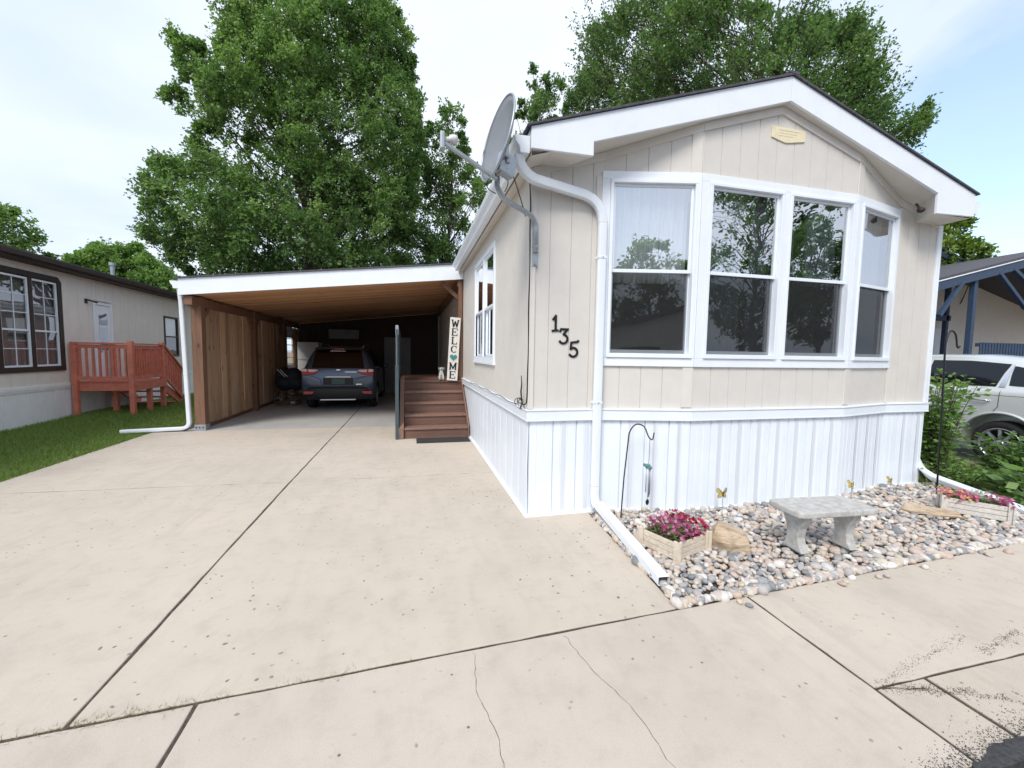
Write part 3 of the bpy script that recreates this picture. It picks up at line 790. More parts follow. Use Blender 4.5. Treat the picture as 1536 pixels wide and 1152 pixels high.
def arc3(a, b, c, n=6):
    a, b, c = Vector(a), Vector(b), Vector(c); return [a*(1-t)**2 + b*2*t*(1-t) + c*t*t for t in [k/n for k in range(n+1)]]
mb = MB(); mb.smooth = True
top = arc3((.865, 3.37, 3.12), (.865, 3.40, 3.00), (1.03, 3.46, 2.975)) + arc3((1.45, 3.53, 2.935), (1.70, 3.545, 2.915), (1.70, 3.545, 2.68))
rect_pipe(mb, top + [(1.70, 3.545, .20)] + arc3((1.70, 3.545, .17), (1.70, 3.54, .10), (1.70, 3.47, .075)), .074, .055)
dsp = mb.build('downspout', M['whitemetal'], house)
for z_ in (1.05, 2.38):
    mb = MB(); mb.box((1.658, 3.512, z_), (1.742, 3.594, z_+.022)); mb.build('pipe_strap', M['whitemetal'], dsp, .002)
    mb = MB(); mb.lathe([(0, .004), (.006, .004), (.006, 0)], (1.70, 3.511, z_+.011), (0, -1, 0), 8); mb.build('screw', M['galv'], dsp)
for z_ in (.262, 2.70): mb = MB(); mb.box((1.660, 3.515, z_), (1.740, 3.575, z_+.006)); mb.build('pipe_seam', M['beige2'], dsp)
mb = MB()                                          # open trough end lying down the bed edge
mb2 = MB(); rect_pipe(mb2, [(1.695, 3.44, .115), (1.60, 2.27, .042)], .078, .056, (0, 0, 1)); ext = mb2.build('downspout_extension', M['whitemetal'], house)
mb = MB(); mb.add([(1.570, 2.292, .018), (1.634, 2.288, .018), (1.634, 2.288, .066), (1.570, 2.292, .066)], [(0,1,2,3)]); mb.build('pipe_end_shade', M['soil'], ext); mb = MB(); mb.add([(1.660, 3.41, .088), (1.726, 3.406, .088), (1.726, 3.406, .140), (1.660, 3.41, .140)], [(0,1,2,3)]); mb.build('pipe_end_shade', M['soil'], ext)  # dark quads stand in for the shade inside both pipe ends
mb = MB(); mb.smooth = True
rect_pipe(mb, [(6.035, 3.68, 3.1), (6.035, 3.68, .38)] + arc3((6.035, 3.68, .32), (6.02, 3.60, .17), (5.93, 3.42, .14)) + [(5.78, 2.5, .045)], .07, .055)
mb.build('downspout', M['whitemetal'], house)

# house number (drawn strokes)
def strokes(mb, segs, ox, oz, s, y, wd, th=.008):
    for pts in segs:
        P = [Vector((ox+a*s, oz+b*s)) for a, b in pts]
        for k in range(len(P)-1):
            w0 = wd[k] if isinstance(wd, list) else wd
            d = P[k+1]-P[k]
            if d.length < 1e-6: continue
            d.normalize(); nn = Vector((-d.y, d.x))*w0/2; a = P[k]-d*w0*.25; b = P[k+1]+d*w0*.25
            mb.prism([(a-nn)[:], (b-nn)[:], (b+nn)[:], (a+nn)[:]], y-th-random.uniform(0, .0008), y, 1)
def arc2(cx, cz, r, a0, a1, n=10, rz=None):
    rz = rz or r; return [(cx+r*math.cos(R(a0+(a1-a0)*k/n)), cz+rz*math.sin(R(a0+(a1-a0)*k/n))) for k in range(n+1)]
digits = {'one': [[(.12, .72), (.32, .98)], [(.30, .95), (.30, .05)], [(.08, .02), (.46, .06)]],
          'three': [[(.05, .78), (.12, .93), (.60, .93)], [(.55, .93), (.28, .60)], arc2(.28, .32, .28, 85, -150, 12)],
          'five': [[(.12, .93), (.55, .98), (.62, 1.06)], [(.14, .93), (.10, .52)], [(.10, .52), (.28, .62)], arc2(.28, .32, .28, 88, -150, 12)]}
for k, ox, oz in (('one', 1.245, 1.715), ('three', 1.325, 1.60), ('five', 1.425, 1.48)):
    mb = MB(); strokes(mb, digits[k], ox, oz, .145, HY-.0005, .020); mb.build('house_number', M['black'], house)
# plaque in the gable
mb = MB(); yb = HY-.2
mb.prism([(3.345, 3.60), (3.50, 3.565), (3.53, 3.565), (3.735, 3.60), (3.74, 3.70), (3.34, 3.70)], yb-.012, yb-.0005, 1)
pq = mb.build('gable_plaque', M['cream'], house, .003)
mb = MB()
for x in (3.36, 3.72): mb.ellip((x, yb-.013, 3.69), (.005, .003, .005), 8, 5)
for k in range(3): mb.box((3.42, yb-.0135, 3.672-.025*k), (3.66-.03*k, yb-.0122, 3.676-.025*k))
mb.build('plaque_lettering', M['plwood'], pq)
# outlet box and light below right return
mb = MB(); mb.ellip((5.36, 3.40, 3.12), (.035, .035, .03)); mb.tube([(5.36, 3.40, 3.12), (5.36, 3.45, 3.2)], .012); mb.build('eave_lamp', M['darkbrown'], house)

# side window (two tall double-hung units)
sw_ = MB()
def sbox(mb, y0, y1, z0, z1, o0, o1): mb.box((HX0-o1, y0, z0), (HX0-o0, y1, z1))
for a, b, c, d in ((SW0, SW1, SZ1-.07, SZ1), (SW0, SW1, SZ0, SZ0+.07), (SW0, SW0+.07, SZ0+.07, SZ1-.07), (SW1-.07, SW1, SZ0+.07, SZ1-.07), (5.98, 6.05, SZ0+.07, SZ1-.07)):
    sbox(sw_, a, b, c, d, 0, .022)
sbox(sw_, SW0-.03, SW1+.03, SZ0-.035, SZ0-.002, 0, .035)
swn = sw_.build('window', M['white'], house, .003); ORG[swn.name] = ORG[house.name]
sw2 = MB(); gl = MB()
for a, b in ((SW0+.071, 5.979), (6.051, SW1-.071)):
    zmid = 2.12
    for q0, q1, off in ((zmid, SZ1-.071, .0), (SZ0+.071, zmid+.03, -.025)):
        sbox(sw2, a, b, q1-.035, q1, off-.02, off+.006); sbox(sw2, a, b, q0, q0+.035, off-.02, off+.006)
        sbox(sw2, a, a+.035, q0+.035, q1-.035, off-.02, off+.006); sbox(sw2, b-.035, b, q0+.035, q1-.035, off-.02, off+.006)
        x = HX0-off+.008; gl.add([(x, a+.03, q0+.03), (x, b-.03, q0+.03), (x, b-.03, q1-.03), (x, a+.03, q1-.03)], [(0,1,2,3)])
sw2.build('sash', M['whitemetal'], swn, .003); gl.build('glass', M['glass'], swn)
mb = MB(); mb.smooth = True; vs = []
for k in range(121): vs += [(HX0+.14+.02*math.sin(k*.9), SW0+.05+k*(1.55/120), 1.42), (HX0+.12+.02*math.sin(k*.9), SW0+.05+k*(1.55/120), 2.9)]
mb.add(vs, [(2*k, 2*k+2, 2*k+3, 2*k+1) for k in range(120)]); mb.build('curtain', M['curtain'], swn)

# cable down the corner with a loose coil
mb = MB(); mb.smooth = True
cab = [(1.02, 3.60, 3.08), (1.030, 3.585, 2.8)] + [(1.031+.003*math.sin(z*9), 3.587, z) for z in np.linspace(2.7, 1.15, 14)] + [(1.028, 3.60, 1.06), (1.026, 3.66, 1.035)]
mb.tube(cab, .0055, 6)
pts = [(1.026, 3.66, 1.035)]
for k in range(40):
    a = k*.47; pts.append((1.018-.006*math.sin(k), 3.80+.085*math.cos(a)+.0035*k*math.sin(k*.3), 1.03+.055*math.sin(a)*(1-.006*k)))
mb.tube(pts, .0035, 5)
mb.tube([(1.02, 3.74, 1.06), (1.015, 3.75, 1.15), (1.02, 3.745, 1.22), (1.016, 3.75, 1.30)], [.006, .008, .006, .004], 6)
mb.tube([(1.02, y, 1.006+.008*math.sin(y*7)) for y in np.linspace(3.9, 7.2, 40)], .004, 5)
tag(mb.build('cable', M['cable']), 'black coaxial cable running down the house corner into a loose coil', 'cable')

# ------------------------------------------------------------------ satellite dish
dish = thing('satellite_dish', 'grey oval satellite dish on a bent pipe at the roof corner', 'satellite dish', (1.08, HY, 2.28))
C = Vector((.655, 3.20, 3.125)); nrm = Vector((-.955, -.20, .20)).normalized(); side = nrm.cross(Vector((0, 0, 1))).normalized(); upv = side.cross(nrm).normalized()
if upv.z < 0: upv = -upv
mb = MB(); mb.smooth = True; nr, na = 7, 40; vs = []
for surf_ in (0, 1):
    for i in range(nr+1):
        r = i/nr
        for k in range(na):
            a = 2*math.pi*k/na; u_ = .27*r*math.cos(a); v_ = .315*r*math.sin(a)
            vs.append(C + side*u_ + upv*v_ + nrm*(.065*r*r - .05 - surf_*.012))
fs = []
for s2 in (0, 1):
    o0 = s2*(nr+1)*na
    for i in range(nr):
        for k in range(na): fs.append((o0+i*na+k, o0+i*na+(k+1) % na, o0+(i+1)*na+(k+1) % na, o0+(i+1)*na+k))
for k in range(na): fs.append((nr*na+k, nr*na+(k+1) % na, (nr+1)*na+nr*na+(k+1) % na, (nr+1)*na+nr*na+k))
mb.add(vs, fs); refl = mb.build('reflector', M['dish'], dish)
mb = MB(); mb.smooth = True; mb.tube([C+side*.272*math.cos(t)+upv*.317*math.sin(t)+nrm*.012 for t in np.linspace(0, 2*math.pi, 49)], .008, 6); mb.build('rim', M['galv'], refl)
B0 = C - nrm*.10 - upv*.16
mb = MB(); mb.box((-.07, -.035, -.08), (.07, .035, .08), Matrix.Translation(B0) @ Matrix.Rotation(R(25), 4, 'Z') @ Matrix.Rotation(R(15), 4, 'Y'))
mb.bar(B0, C-nrm*.055-upv*.03, .10, .03); mb.bar(B0+Vector((0,0,-.02)), C-nrm*.05-upv*.24, .08, .03)
for k in (-1, 1): mb.tube([B0+side*.05*k+Vector((0,0,.04)), B0+side*.05*k+Vector((0,0,.04))-Vector((.05,.06,0))], .012, 8)
mb.build('bracket', M['galv'], dish, .006)
mb = MB(); mb.smooth = True
pole = [(.665, 3.28, 2.98), (.668, 3.29, 2.86)] + arc3((.67, 3.30, 2.83), (.70, 3.32, 2.745), (.80, 3.40, 2.735), 8) + [(.92, 3.48, 2.725)] + arc3((.97, 3.52, 2.72), (1.075, 3.56, 2.70), (1.075, 3.568, 2.60), 8) + [(1.078, 3.57, 2.40)]
mb.tube(pole, .022, 12); mb.build('mast', M['galv'], dish)
mb = MB(); mb.box((1.05, HY-.018, 2.275), (1.105, HY, 2.66)); mb.build('mount_foot', M['galv'], dish, .008)
for z in (2.30, 2.45, 2.62): mb = MB(); mb.lathe([(.0, .03), (.011, .03), (.011, 0)], (1.078, HY-.018, z), (0, -1, 0), 6); mb.build('bolt', M['galv'], dish)
A0 = C - upv*.29 + nrm*.0; A1 = Vector((.235, 3.04, 2.97))
mb = MB(); mb.bar(A0-nrm*.05, A1, .026, .026); mb.build('feed_arm', M['galv'], dish, .004)
lnb = MB(); dv_ = (C-A1).normalized()
lnb.smooth = True; lnb.lathe([(.0, .10), (.026, .10), (.030, .085), (.030, .055), (.018, .05), (.018, 0), (0, 0)], A1+Vector((0,0,.02)), dv_, 14); lnb.build('receiver_horn', M['fridge'], dish)
mb = MB(); mb.box((-.02, -.03, -.05), (.012, .03, .07), Matrix.Translation(A1-dv_*.01)); mb.build('receiver_body', M['galv'], dish, .008)
mb = MB(); mb.smooth = True
mb.tube(arc3(B0-Vector((0,0,.05)), (.78, 3.30, 2.86), (.74, 3.34, 2.80), 10), .004, 5); mb.tube(arc3(B0+Vector((.05,0,-.05)), (.88, 3.36, 2.78), (.98, 3.57, 2.70), 12), .004, 5)
mb.tube(arc3(A0, (.50, 3.1, 2.72), (.66, 3.29, 2.76), 10), .004, 5); mb.build('cable', M['cable'], dish)

# ================================================================== CARPORT
cz = lambda x: 2.435 + .112*(x+3.9)                # underside of the carport roof
CF, CBK = 8.45, 16.2
carport = thing('carport', 'lean-to carport with white fascia, pine ceiling and rough board wall', 'carport', (-1.4, CF, 0))
mb = MB(); mb.prism([(-3.9, cz(-3.9)), (1.045, cz(1.045)), (1.045, cz(1.045)+.30), (-3.9, cz(-3.9)+.285)], CF-.03, CF, 1); mb.build('fascia_board', M['white'], carport, .003)
mb = MB(); mb.prism([(-3.9, cz(-3.9)), (-3.87, cz(-3.87)), (-3.87, cz(-3.87)+.27), (-3.9, cz(-3.9)+.27)], CF+.001, CBK, 1); mb.build('fascia_board', M['white'], carport)
mb = MB(); mb.prism([(-3.94, cz(-3.94)+.287), (1.03, cz(1.03)+.302), (1.03, cz(1.03)+.325), (-3.94, cz(-3.94)+.31)], CF-.06, CBK+.1, 1); mb.build('roof', M['shingle'], carport)
mb = MB(); y = CF+.004; k = 0
while y < CBK-.15:
    mb.tint = .02+.96*random.random(); z_ = .003*random.random()
    mb.prism([(-3.868, cz(-3.868)+.02-z_), (1.04, cz(1.04)+.02-z_), (1.04, cz(1.04)+.05), (-3.868, cz(-3.868)+.05)], y, y+.176, 1); y += .18; k += 1
mb.build('ceiling_boards', M['ceil'], carport)
for y in (8.80, 11.50, 13.90):
    mb = MB(); mb.box((-3.86, y-.08, .0), (-3.69, y+.08, cz(-3.78)-.005)); ps = mb.build('post', M['post'], carport, .006)
    if y < 9:
        mb = MB(); mb.box((-3.868, y-.088, 0), (-3.682, y+.088, .11)); bs = mb.build('post_anchor', M['galv'], ps, .002)
        mb = MB(); [mb.lathe([(0, .008), (.012, .008), (.012, 0)], (-3.78+dx, y-.089, .06), (0, -1, 0), 8) for dx in (-.055, 0, .055)]; mb.build('anchor_bolts', M['black'], bs)
    for s in (-1, 1):
        if y < 9 and s == -1: continue
        mb = MB(); mb.bar((-3.775, y+s*.05, 2.02), (-3.775, y+s*.50, 2.44), .09, .09); mb.build('knee_brace', M['post'], carport, .005)
mb = MB(); mb.box((-3.85, CF+.02, cz(-3.85)-.16), (-3.72, CBK-.3, cz(-3.85)-.002)); mb.build('side_beam', M['post'], carport, .005)
mb = MB(); mb.box((.93, CF+.02, cz(.93)-.13), (1.035, CBK-.3, cz(.93)-.002)); mb.build('ledger_beam', M['post'], carport, .005)
mb = MB(); mb.box((.955, 8.47, .0), (1.035, 8.60, cz(.99)-.13)); ps = mb.build('post', M['post'], carport, .006)
mb = MB(); mb.bar((.99, 8.66, 2.62), (.62, 8.66, 2.93), .08, .08, (0, 1, 0)); mb.build('knee_brace', M['post'], carport, .005)
def boards(y0, y1, top):
    mb = MB(); mb.box((-3.853, y0, .08), (-3.846, y1, top-.06)); mb.build('board_backing', M['post'], carport)
    mb = MB(); y = y0; 
    while y < y1-.04:
        w_ = min(random.uniform(.17, .27), y1-y); mb.tint = .02+.96*random.random(); dx = random.choice((.004, .008, .026, .032))+random.uniform(-.003, .003)
        t = top; c = .05 
        near = min(y-y0, y1-(y+w_))
        tt = t - (.12 if near < .1 else 0)
        mb.prism([(y+.004, .075), (y+w_-.004, .075), (y+w_-.004, tt-(c if y+w_ > y1-.3 else 0)), (y+w_-.05, tt), (y+.05, tt), (y+.004, tt-(c if y < y0+.25 else 0))], -3.845+dx, -3.82+dx, 0); y += w_
    mb.build('wall_boards', M['fence'], carport)
boards(8.89, 11.41, 2.33); boards(11.59, 13.81, 2.33); boards(13.99, 14.55, 2.33); boards(15.25, 15.95, 2.33)
mb = MB(); mb.box((-3.84, 8.89, .0), (-3.79, 15.9, .075)); mb.build('sill_plate', M['post'], carport, .004)
mb = MB()                                            # opening in the side wall at the back
for z in (1.08, 1.28, 1.48, 1.68, 1.88): mb.box((-3.84, 14.55, z), (-3.81, 15.25, z+.022))
mb.box((-3.845, 14.55, .08), (-3.82, 15.25, 1.06)); mb.box((-3.845, 14.55, 1.92), (-3.82, 15.25, 2.33)); mb.build('slatted_window', M['white'], carport)
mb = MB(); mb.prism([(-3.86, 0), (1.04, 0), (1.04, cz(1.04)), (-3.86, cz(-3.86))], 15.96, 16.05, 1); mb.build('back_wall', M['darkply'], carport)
mb = MB(); mb.box((-.92, 15.90, .0), (.02, 15.955, 2.05)); sd_ = mb.build('shed_door', M['greyp'], carport, .004)
mb = MB(); mb.ellip((-.86, 15.87, 1.0), (.03, .03, .03)); mb.build('handle', M['galv'], sd_)
mb = MB(); mb.box((-2.75, 15.55, 1.95), (-1.75, 15.95, 2.27)); mb.build('wall_cabinet', M['greyp'], carport, .006)
# carport gutter and downpipe
mb = MB(); pf = [(0, .13), (0, 0), (-.075, 0), (-.085, .05), (-.115, .085), (-.125, .13)]
mb.prism([(-3.902+a, 2.55+b) for a, b in pf], CF-.02, CBK, 1); mb.build('gutter', M['whitemetal'], carport)
mb = MB(); mb.smooth = True
rect_pipe(mb, [(-3.965, 8.62, 2.56), (-3.965, 8.66, 2.35), (-3.935, 8.70, .20)] + arc3((-3.935, 8.70, .16), (-3.94, 8.70, .07), (-4.06, 8.69, .055)) + [(-4.95, 8.62, .035)], .06, .075)
mb.build('downspout', M['whitemetal'], carport)

# ------------------------------------------------------------------ entry steps and deck
deck = thing('entry_deck', 'brown painted five-step stair and deck beside the house wall', 'steps', (.45, 7.33, 0))
for i in range(5):
    y0 = 7.33 + .27*i; z = .19*(i+1)
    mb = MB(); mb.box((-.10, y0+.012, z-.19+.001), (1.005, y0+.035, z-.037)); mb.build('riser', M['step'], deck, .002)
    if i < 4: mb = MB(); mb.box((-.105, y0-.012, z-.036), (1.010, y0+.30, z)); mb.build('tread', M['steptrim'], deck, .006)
mb = MB()
for k in range(16): mb.box((-.19, 8.40+.145*k, .915), (1.03, 8.40+.145*k+.138, .95))
mb.build('deck_boards', M['step'], deck, .003)
for x in (-.175, 1.018):
    mb = MB(); w_ = .065 if x < 0 else .012
    mb.prism([(7.30, 0), (7.30, .20), (8.42, 1.0), (8.50, 1.0), (8.50, 0)], x-(.012 if x < 0 else w_), x+w_, 0); mb.build('stringer', M['steptrim'], deck, .004)
for x, y in ((-.16, 10.4), (.9, 10.4), (-.16, 9.0)):
    mb = MB(); mb.box((x-.045, y-.045, 0), (x+.045, y+.045, .914)); mb.build('leg', M['step'], deck)
mb = MB(); mb.box((-.19, 8.5, .78), (-.15, 10.7, .914)); mb.build('rim_joist', M['step'], deck)

scr = thing('privacy_panel', 'slate blue panel and rail standing along the left side of the brown steps', 'panel', (-.225, 7.35, 0))
mb = MB(); mb.box((-.25, 7.29, 0), (-.192, 7.35, 1.28)); mb.build('post', M['rail'], scr, .004)
mb = MB(); mb.box((-.238, 7.42, 1.0), (-.198, 7.46, 1.96)); mb.build('post', M['rail'], scr, .004)
mb = MB(); mb.box((-.243, 7.41, 1.80), (-.193, 7.47, 1.965)); mb.build('post_cap', M['galv'], scr, .006)
mb = MB()
for k in range(22): mb.box((-.232, 7.36+.088*k, .05), (-.208, 7.36+.088*k+.075, 1.90-.004*k))
mb.build('slats', M['rail'], scr, .003)
mb = MB(); mb.bar((-.22, 7.46, 1.92), (-.22, 9.3, 1.84), .06, .035); mb.build('top_rail', M['rail'], scr, .004)
mb = MB(); mb.box((-.236, 7.405, 1.25), (-.222, 7.419, 1.80)); mb.build('edge_highlight', M['white'], scr)  # white strip paints a highlight along the upper pole

mb = MB(); mb.box((.10, 6.92, .001), (1.0, 7.29, .014)); tag(mb.build('door_mat', M['mat'], None, .004), 'dark rubber mat lying at the foot of the brown steps', 'doormat')

# welcome sign
sg = thing('welcome_sign', 'tall narrow white board with WELCOME in black letters leaning on the deck post', 'sign', (.82, 8.38, .95))
lean = Matrix.Translation((.82, 8.36, .952)) @ Matrix.Rotation(R(3.2), 4, 'Y') @ Matrix.Rotation(R(-2.5), 4, 'X')
mb = MB(); mb.box((-.105, 0, 0), (.105, .02, 1.27), lean); mb.build('board', M['sign'], sg, .003)
def xf(mb, Mx): mb.v = [tuple(Mx @ Vector(p)) for p in mb.v]
S = .032
def serifs(pts, w_=.20): return [[(x-w_/2, z), (x+w_/2, z)] for x, z in pts]
glyph = {
 'W': ([[(.08, 1), (.27, 0)], [(.27, 0), (.5, .8)], [(.5, .8), (.73, 0)], [(.73, 0), (.92, 1)]], serifs([(.08, 1), (.92, 1)], .26)),
 'E': ([[(.2, 0), (.2, 1)]], [[(.08, 1), (.85, 1)], [(.08, 0), (.85, 0)], [(.2, .52), (.62, .52)], [(.85, 1), (.85, .78)], [(.85, 0), (.85, .24)], [(.62, .62), (.62, .42)]]),
 'L': ([[(.25, 0), (.25, 1)]], [[(.1, 1), (.42, 1)], [(.1, 0), (.85, 0)], [(.85, 0), (.85, .25)]]),
 'C': ([arc2(.52, .5, .36, 140, 225, 8, .48)], [arc2(.52, .5, .38, 40, 320, 16, .48), [(.82, .95), (.82, .68)]]),
 'M': ([[(.12, 0), (.12, 1)], [(.12, 1), (.5, .15)], [(.5, .15), (.88, 1)], [(.88, 1), (.88, 0)]], serifs([(.12, 0), (.88, 0), (.08, 1), (.92, 1)], .24)),
}
for k, ch in enumerate('WELC*ME'):
    z0 = 1.27 - .045 - (k+1)*.172 + .02
    if ch == '*':
        mb = MB(); P = []
        for j in range(40):
            t = 2*math.pi*j/40; P.append((.0045*16*math.sin(t)**3, z0+.082+.0045*(13*math.cos(t)-5*math.cos(2*t)-2*math.cos(3*t)-math.cos(4*t))))
        mb.prism(P, -.012, -.0005, 1); xf(mb, lean); mb.build('heart', M['heart'], sg)
    else:
        mb = MB(); thick, thin = glyph[ch]
        for segs, wd in ((thick, .026), (thin, .011)):
            sc = .135
            strokes(mb, [[((a-.5)*1.05, b) for a, b in q] for q in segs], 0, z0+.008, sc, -.0005, wd, .006)
        xf(mb, lean); mb.build('letter', M['black'], sg)

# little dog statue (one continuous lathe-like body)
dg = thing('dog_statue', 'small grey and white sitting dog figurine beside the welcome sign', 'figurine', (.61, 8.40, .951))
mb = MB(); mb.smooth = True; o_ = Vector((.61, 8.42, .951))
def sk(name, joints, edges, m, parent, sub=2):
    me = bpy.data.meshes.new(name); me.from_pydata([tuple(Vector(j[0])-ORG[parent.name]) for j in joints], edges, []); me.materials.append(m)
    o = bpy.data.objects.new(name, me); COL.objects.link(o); o.parent = parent; ORG[o.name] = ORG[parent.name]
    s = o.modifiers.new('skin', 'SKIN'); s.use_smooth_shade = True
    for i, j in enumerate(joints): me.skin_vertices[0].data[i].radius = (j[1], j[1])
    me.skin_vertices[0].data[0].use_root = True
    u = o.modifiers.new('sub', 'SUBSURF'); u.levels = sub; u.render_levels = sub
    return o
q = lambda x, y, z: (o_.x+x, o_.y+y, o_.z+z)
sk('body', [(q(0, .02, .07), .055), (q(0, .0, .14), .045), (q(0, -.01, .20), .032), (q(0, -.02, .245), .050), (q(0, -.075, .235), .020),
            (q(-.035, -.04, .10), .018), (q(-.035, -.05, .012), .018), (q(.035, -.04, .10), .018), (q(.035, -.05, .012), .018),
            (q(-.055, .02, .03), .03), (q(.055, .02, .03), .03), (q(0, .08, .03), .015)],
   [(0,1),(1,2),(2,3),(3,4),(1,5),(5,6),(1,7),(7,8),(0,9),(0,10),(0,11)], M['statue'], dg)
for s in (-1, 1):
    mb = MB(); mb.smooth = True; mb.ellip(q(s*.048, -.015, .235), (.014, .02, .036)); mb.build('ear', M['greyp'], dg)
    mb = MB(); mb.smooth = True; mb.ellip(q(s*.018, -.066, .262), (.006, .005, .006), 8, 6); mb.build('eye', M['black'], dg)
mb = MB(); mb.smooth = True; mb.ellip(q(0, -.098, .24), (.009, .007, .007), 8, 6); mb.build('nose', M['black'], dg)

# things stored in the carport
fr = thing('refrigerator', 'white refrigerator at the back of the dark carport', 'refrigerator', (-3.35, 15.3, 0))
mb = MB(); mb.box((-3.66, 15.22, .03), (-3.02, 15.85, 1.80)); mb.build('cabinet', M['fridge'], fr, .015)
mb = MB(); mb.box((-3.66, 15.165, .08), (-3.02, 15.215, 1.18)); mb.build('door', M['fridge'], fr, .015)
mb = MB(); mb.box((-3.66, 15.165, 1.20), (-3.02, 15.215, 1.80)); d2 = mb.build('freezer_door', M['fridge'], fr, .015)
for a, b in ((.75, 1.12), (1.26, 1.5)):
    mb = MB(); mb.tube([(-3.10, 15.16, a), (-3.10, 15.125, a+.03), (-3.10, 15.125, b-.03), (-3.10, 15.16, b)], .012); mb.build('handle', M['galv'], fr)
bagt = thing('storage_bag', 'dark bulging fabric bag piled on a wire crate beside the parked car', 'bag', (-3.3, 12.6, .42))
mb = MB(); mb.smooth = True
for c, r in (((-3.35, 12.6, .62), (.28, .3, .22)), ((-3.15, 12.55, .78), (.26, .28, .26)), ((-3.42, 12.7, .85), (.2, .25, .2)), ((-3.05, 12.5, .60), (.22, .2, .17))): mb.ellip(c, r, 16, 10)
bo = mb.build('fabric', M['tarp'], bagt)
rm = bo.modifiers.new('remesh', 'REMESH'); rm.mode = 'VOXEL'; rm.voxel_size = .03; rm.use_smooth_shade = True
mb = MB()
for k in range(2): mb.bar((-3.48+.07*k, 12.30, 1.00), (-3.28+.07*k, 12.24, .80), .02, .012)
mb.build('strap', M['sign'], bagt)
crt = thing('wire_crate', 'wire crate of odds and ends under the dark bag in the carport', 'crate', (-3.3, 12.55, 0))
mb = MB(); x0, x1, y0, y1, z1 = -3.55, -3.02, 12.25, 12.85, .40
for z in (.02, .13, .26, .40): mb.tube([(x0,y0,z),(x1,y0,z),(x1,y1,z),(x0,y1,z),(x0,y0,z)], .006, 5)
for k in range(9): x = x0+(x1-x0)*k/8; mb.tube([(x,y0,.02),(x,y0,z1)], .004, 4)
for k in range(9): y = y0+(y1-y0)*k/8; mb.tube([(x1,y,.02),(x1,y,z1)], .004, 4)
mb.build('wire_frame', M['post'], crt)
for k in range(7):
    mb = MB(); c = (random.uniform(-3.48, -3.1), random.uniform(12.32, 12.5), random.uniform(.06, .33)); mb.box((-.05, -.03, -.03), (.05, .03, .03), Matrix.Translation(c) @ Matrix.Rotation(random.uniform(0, 3), 4, 'Z') @ Matrix.Rotation(random.uniform(-.6, .6), 4, 'X'))
    mb.build('odd_item', random.choice([M['sign'], M['steptrim'], M['greyp']]), crt, .006)

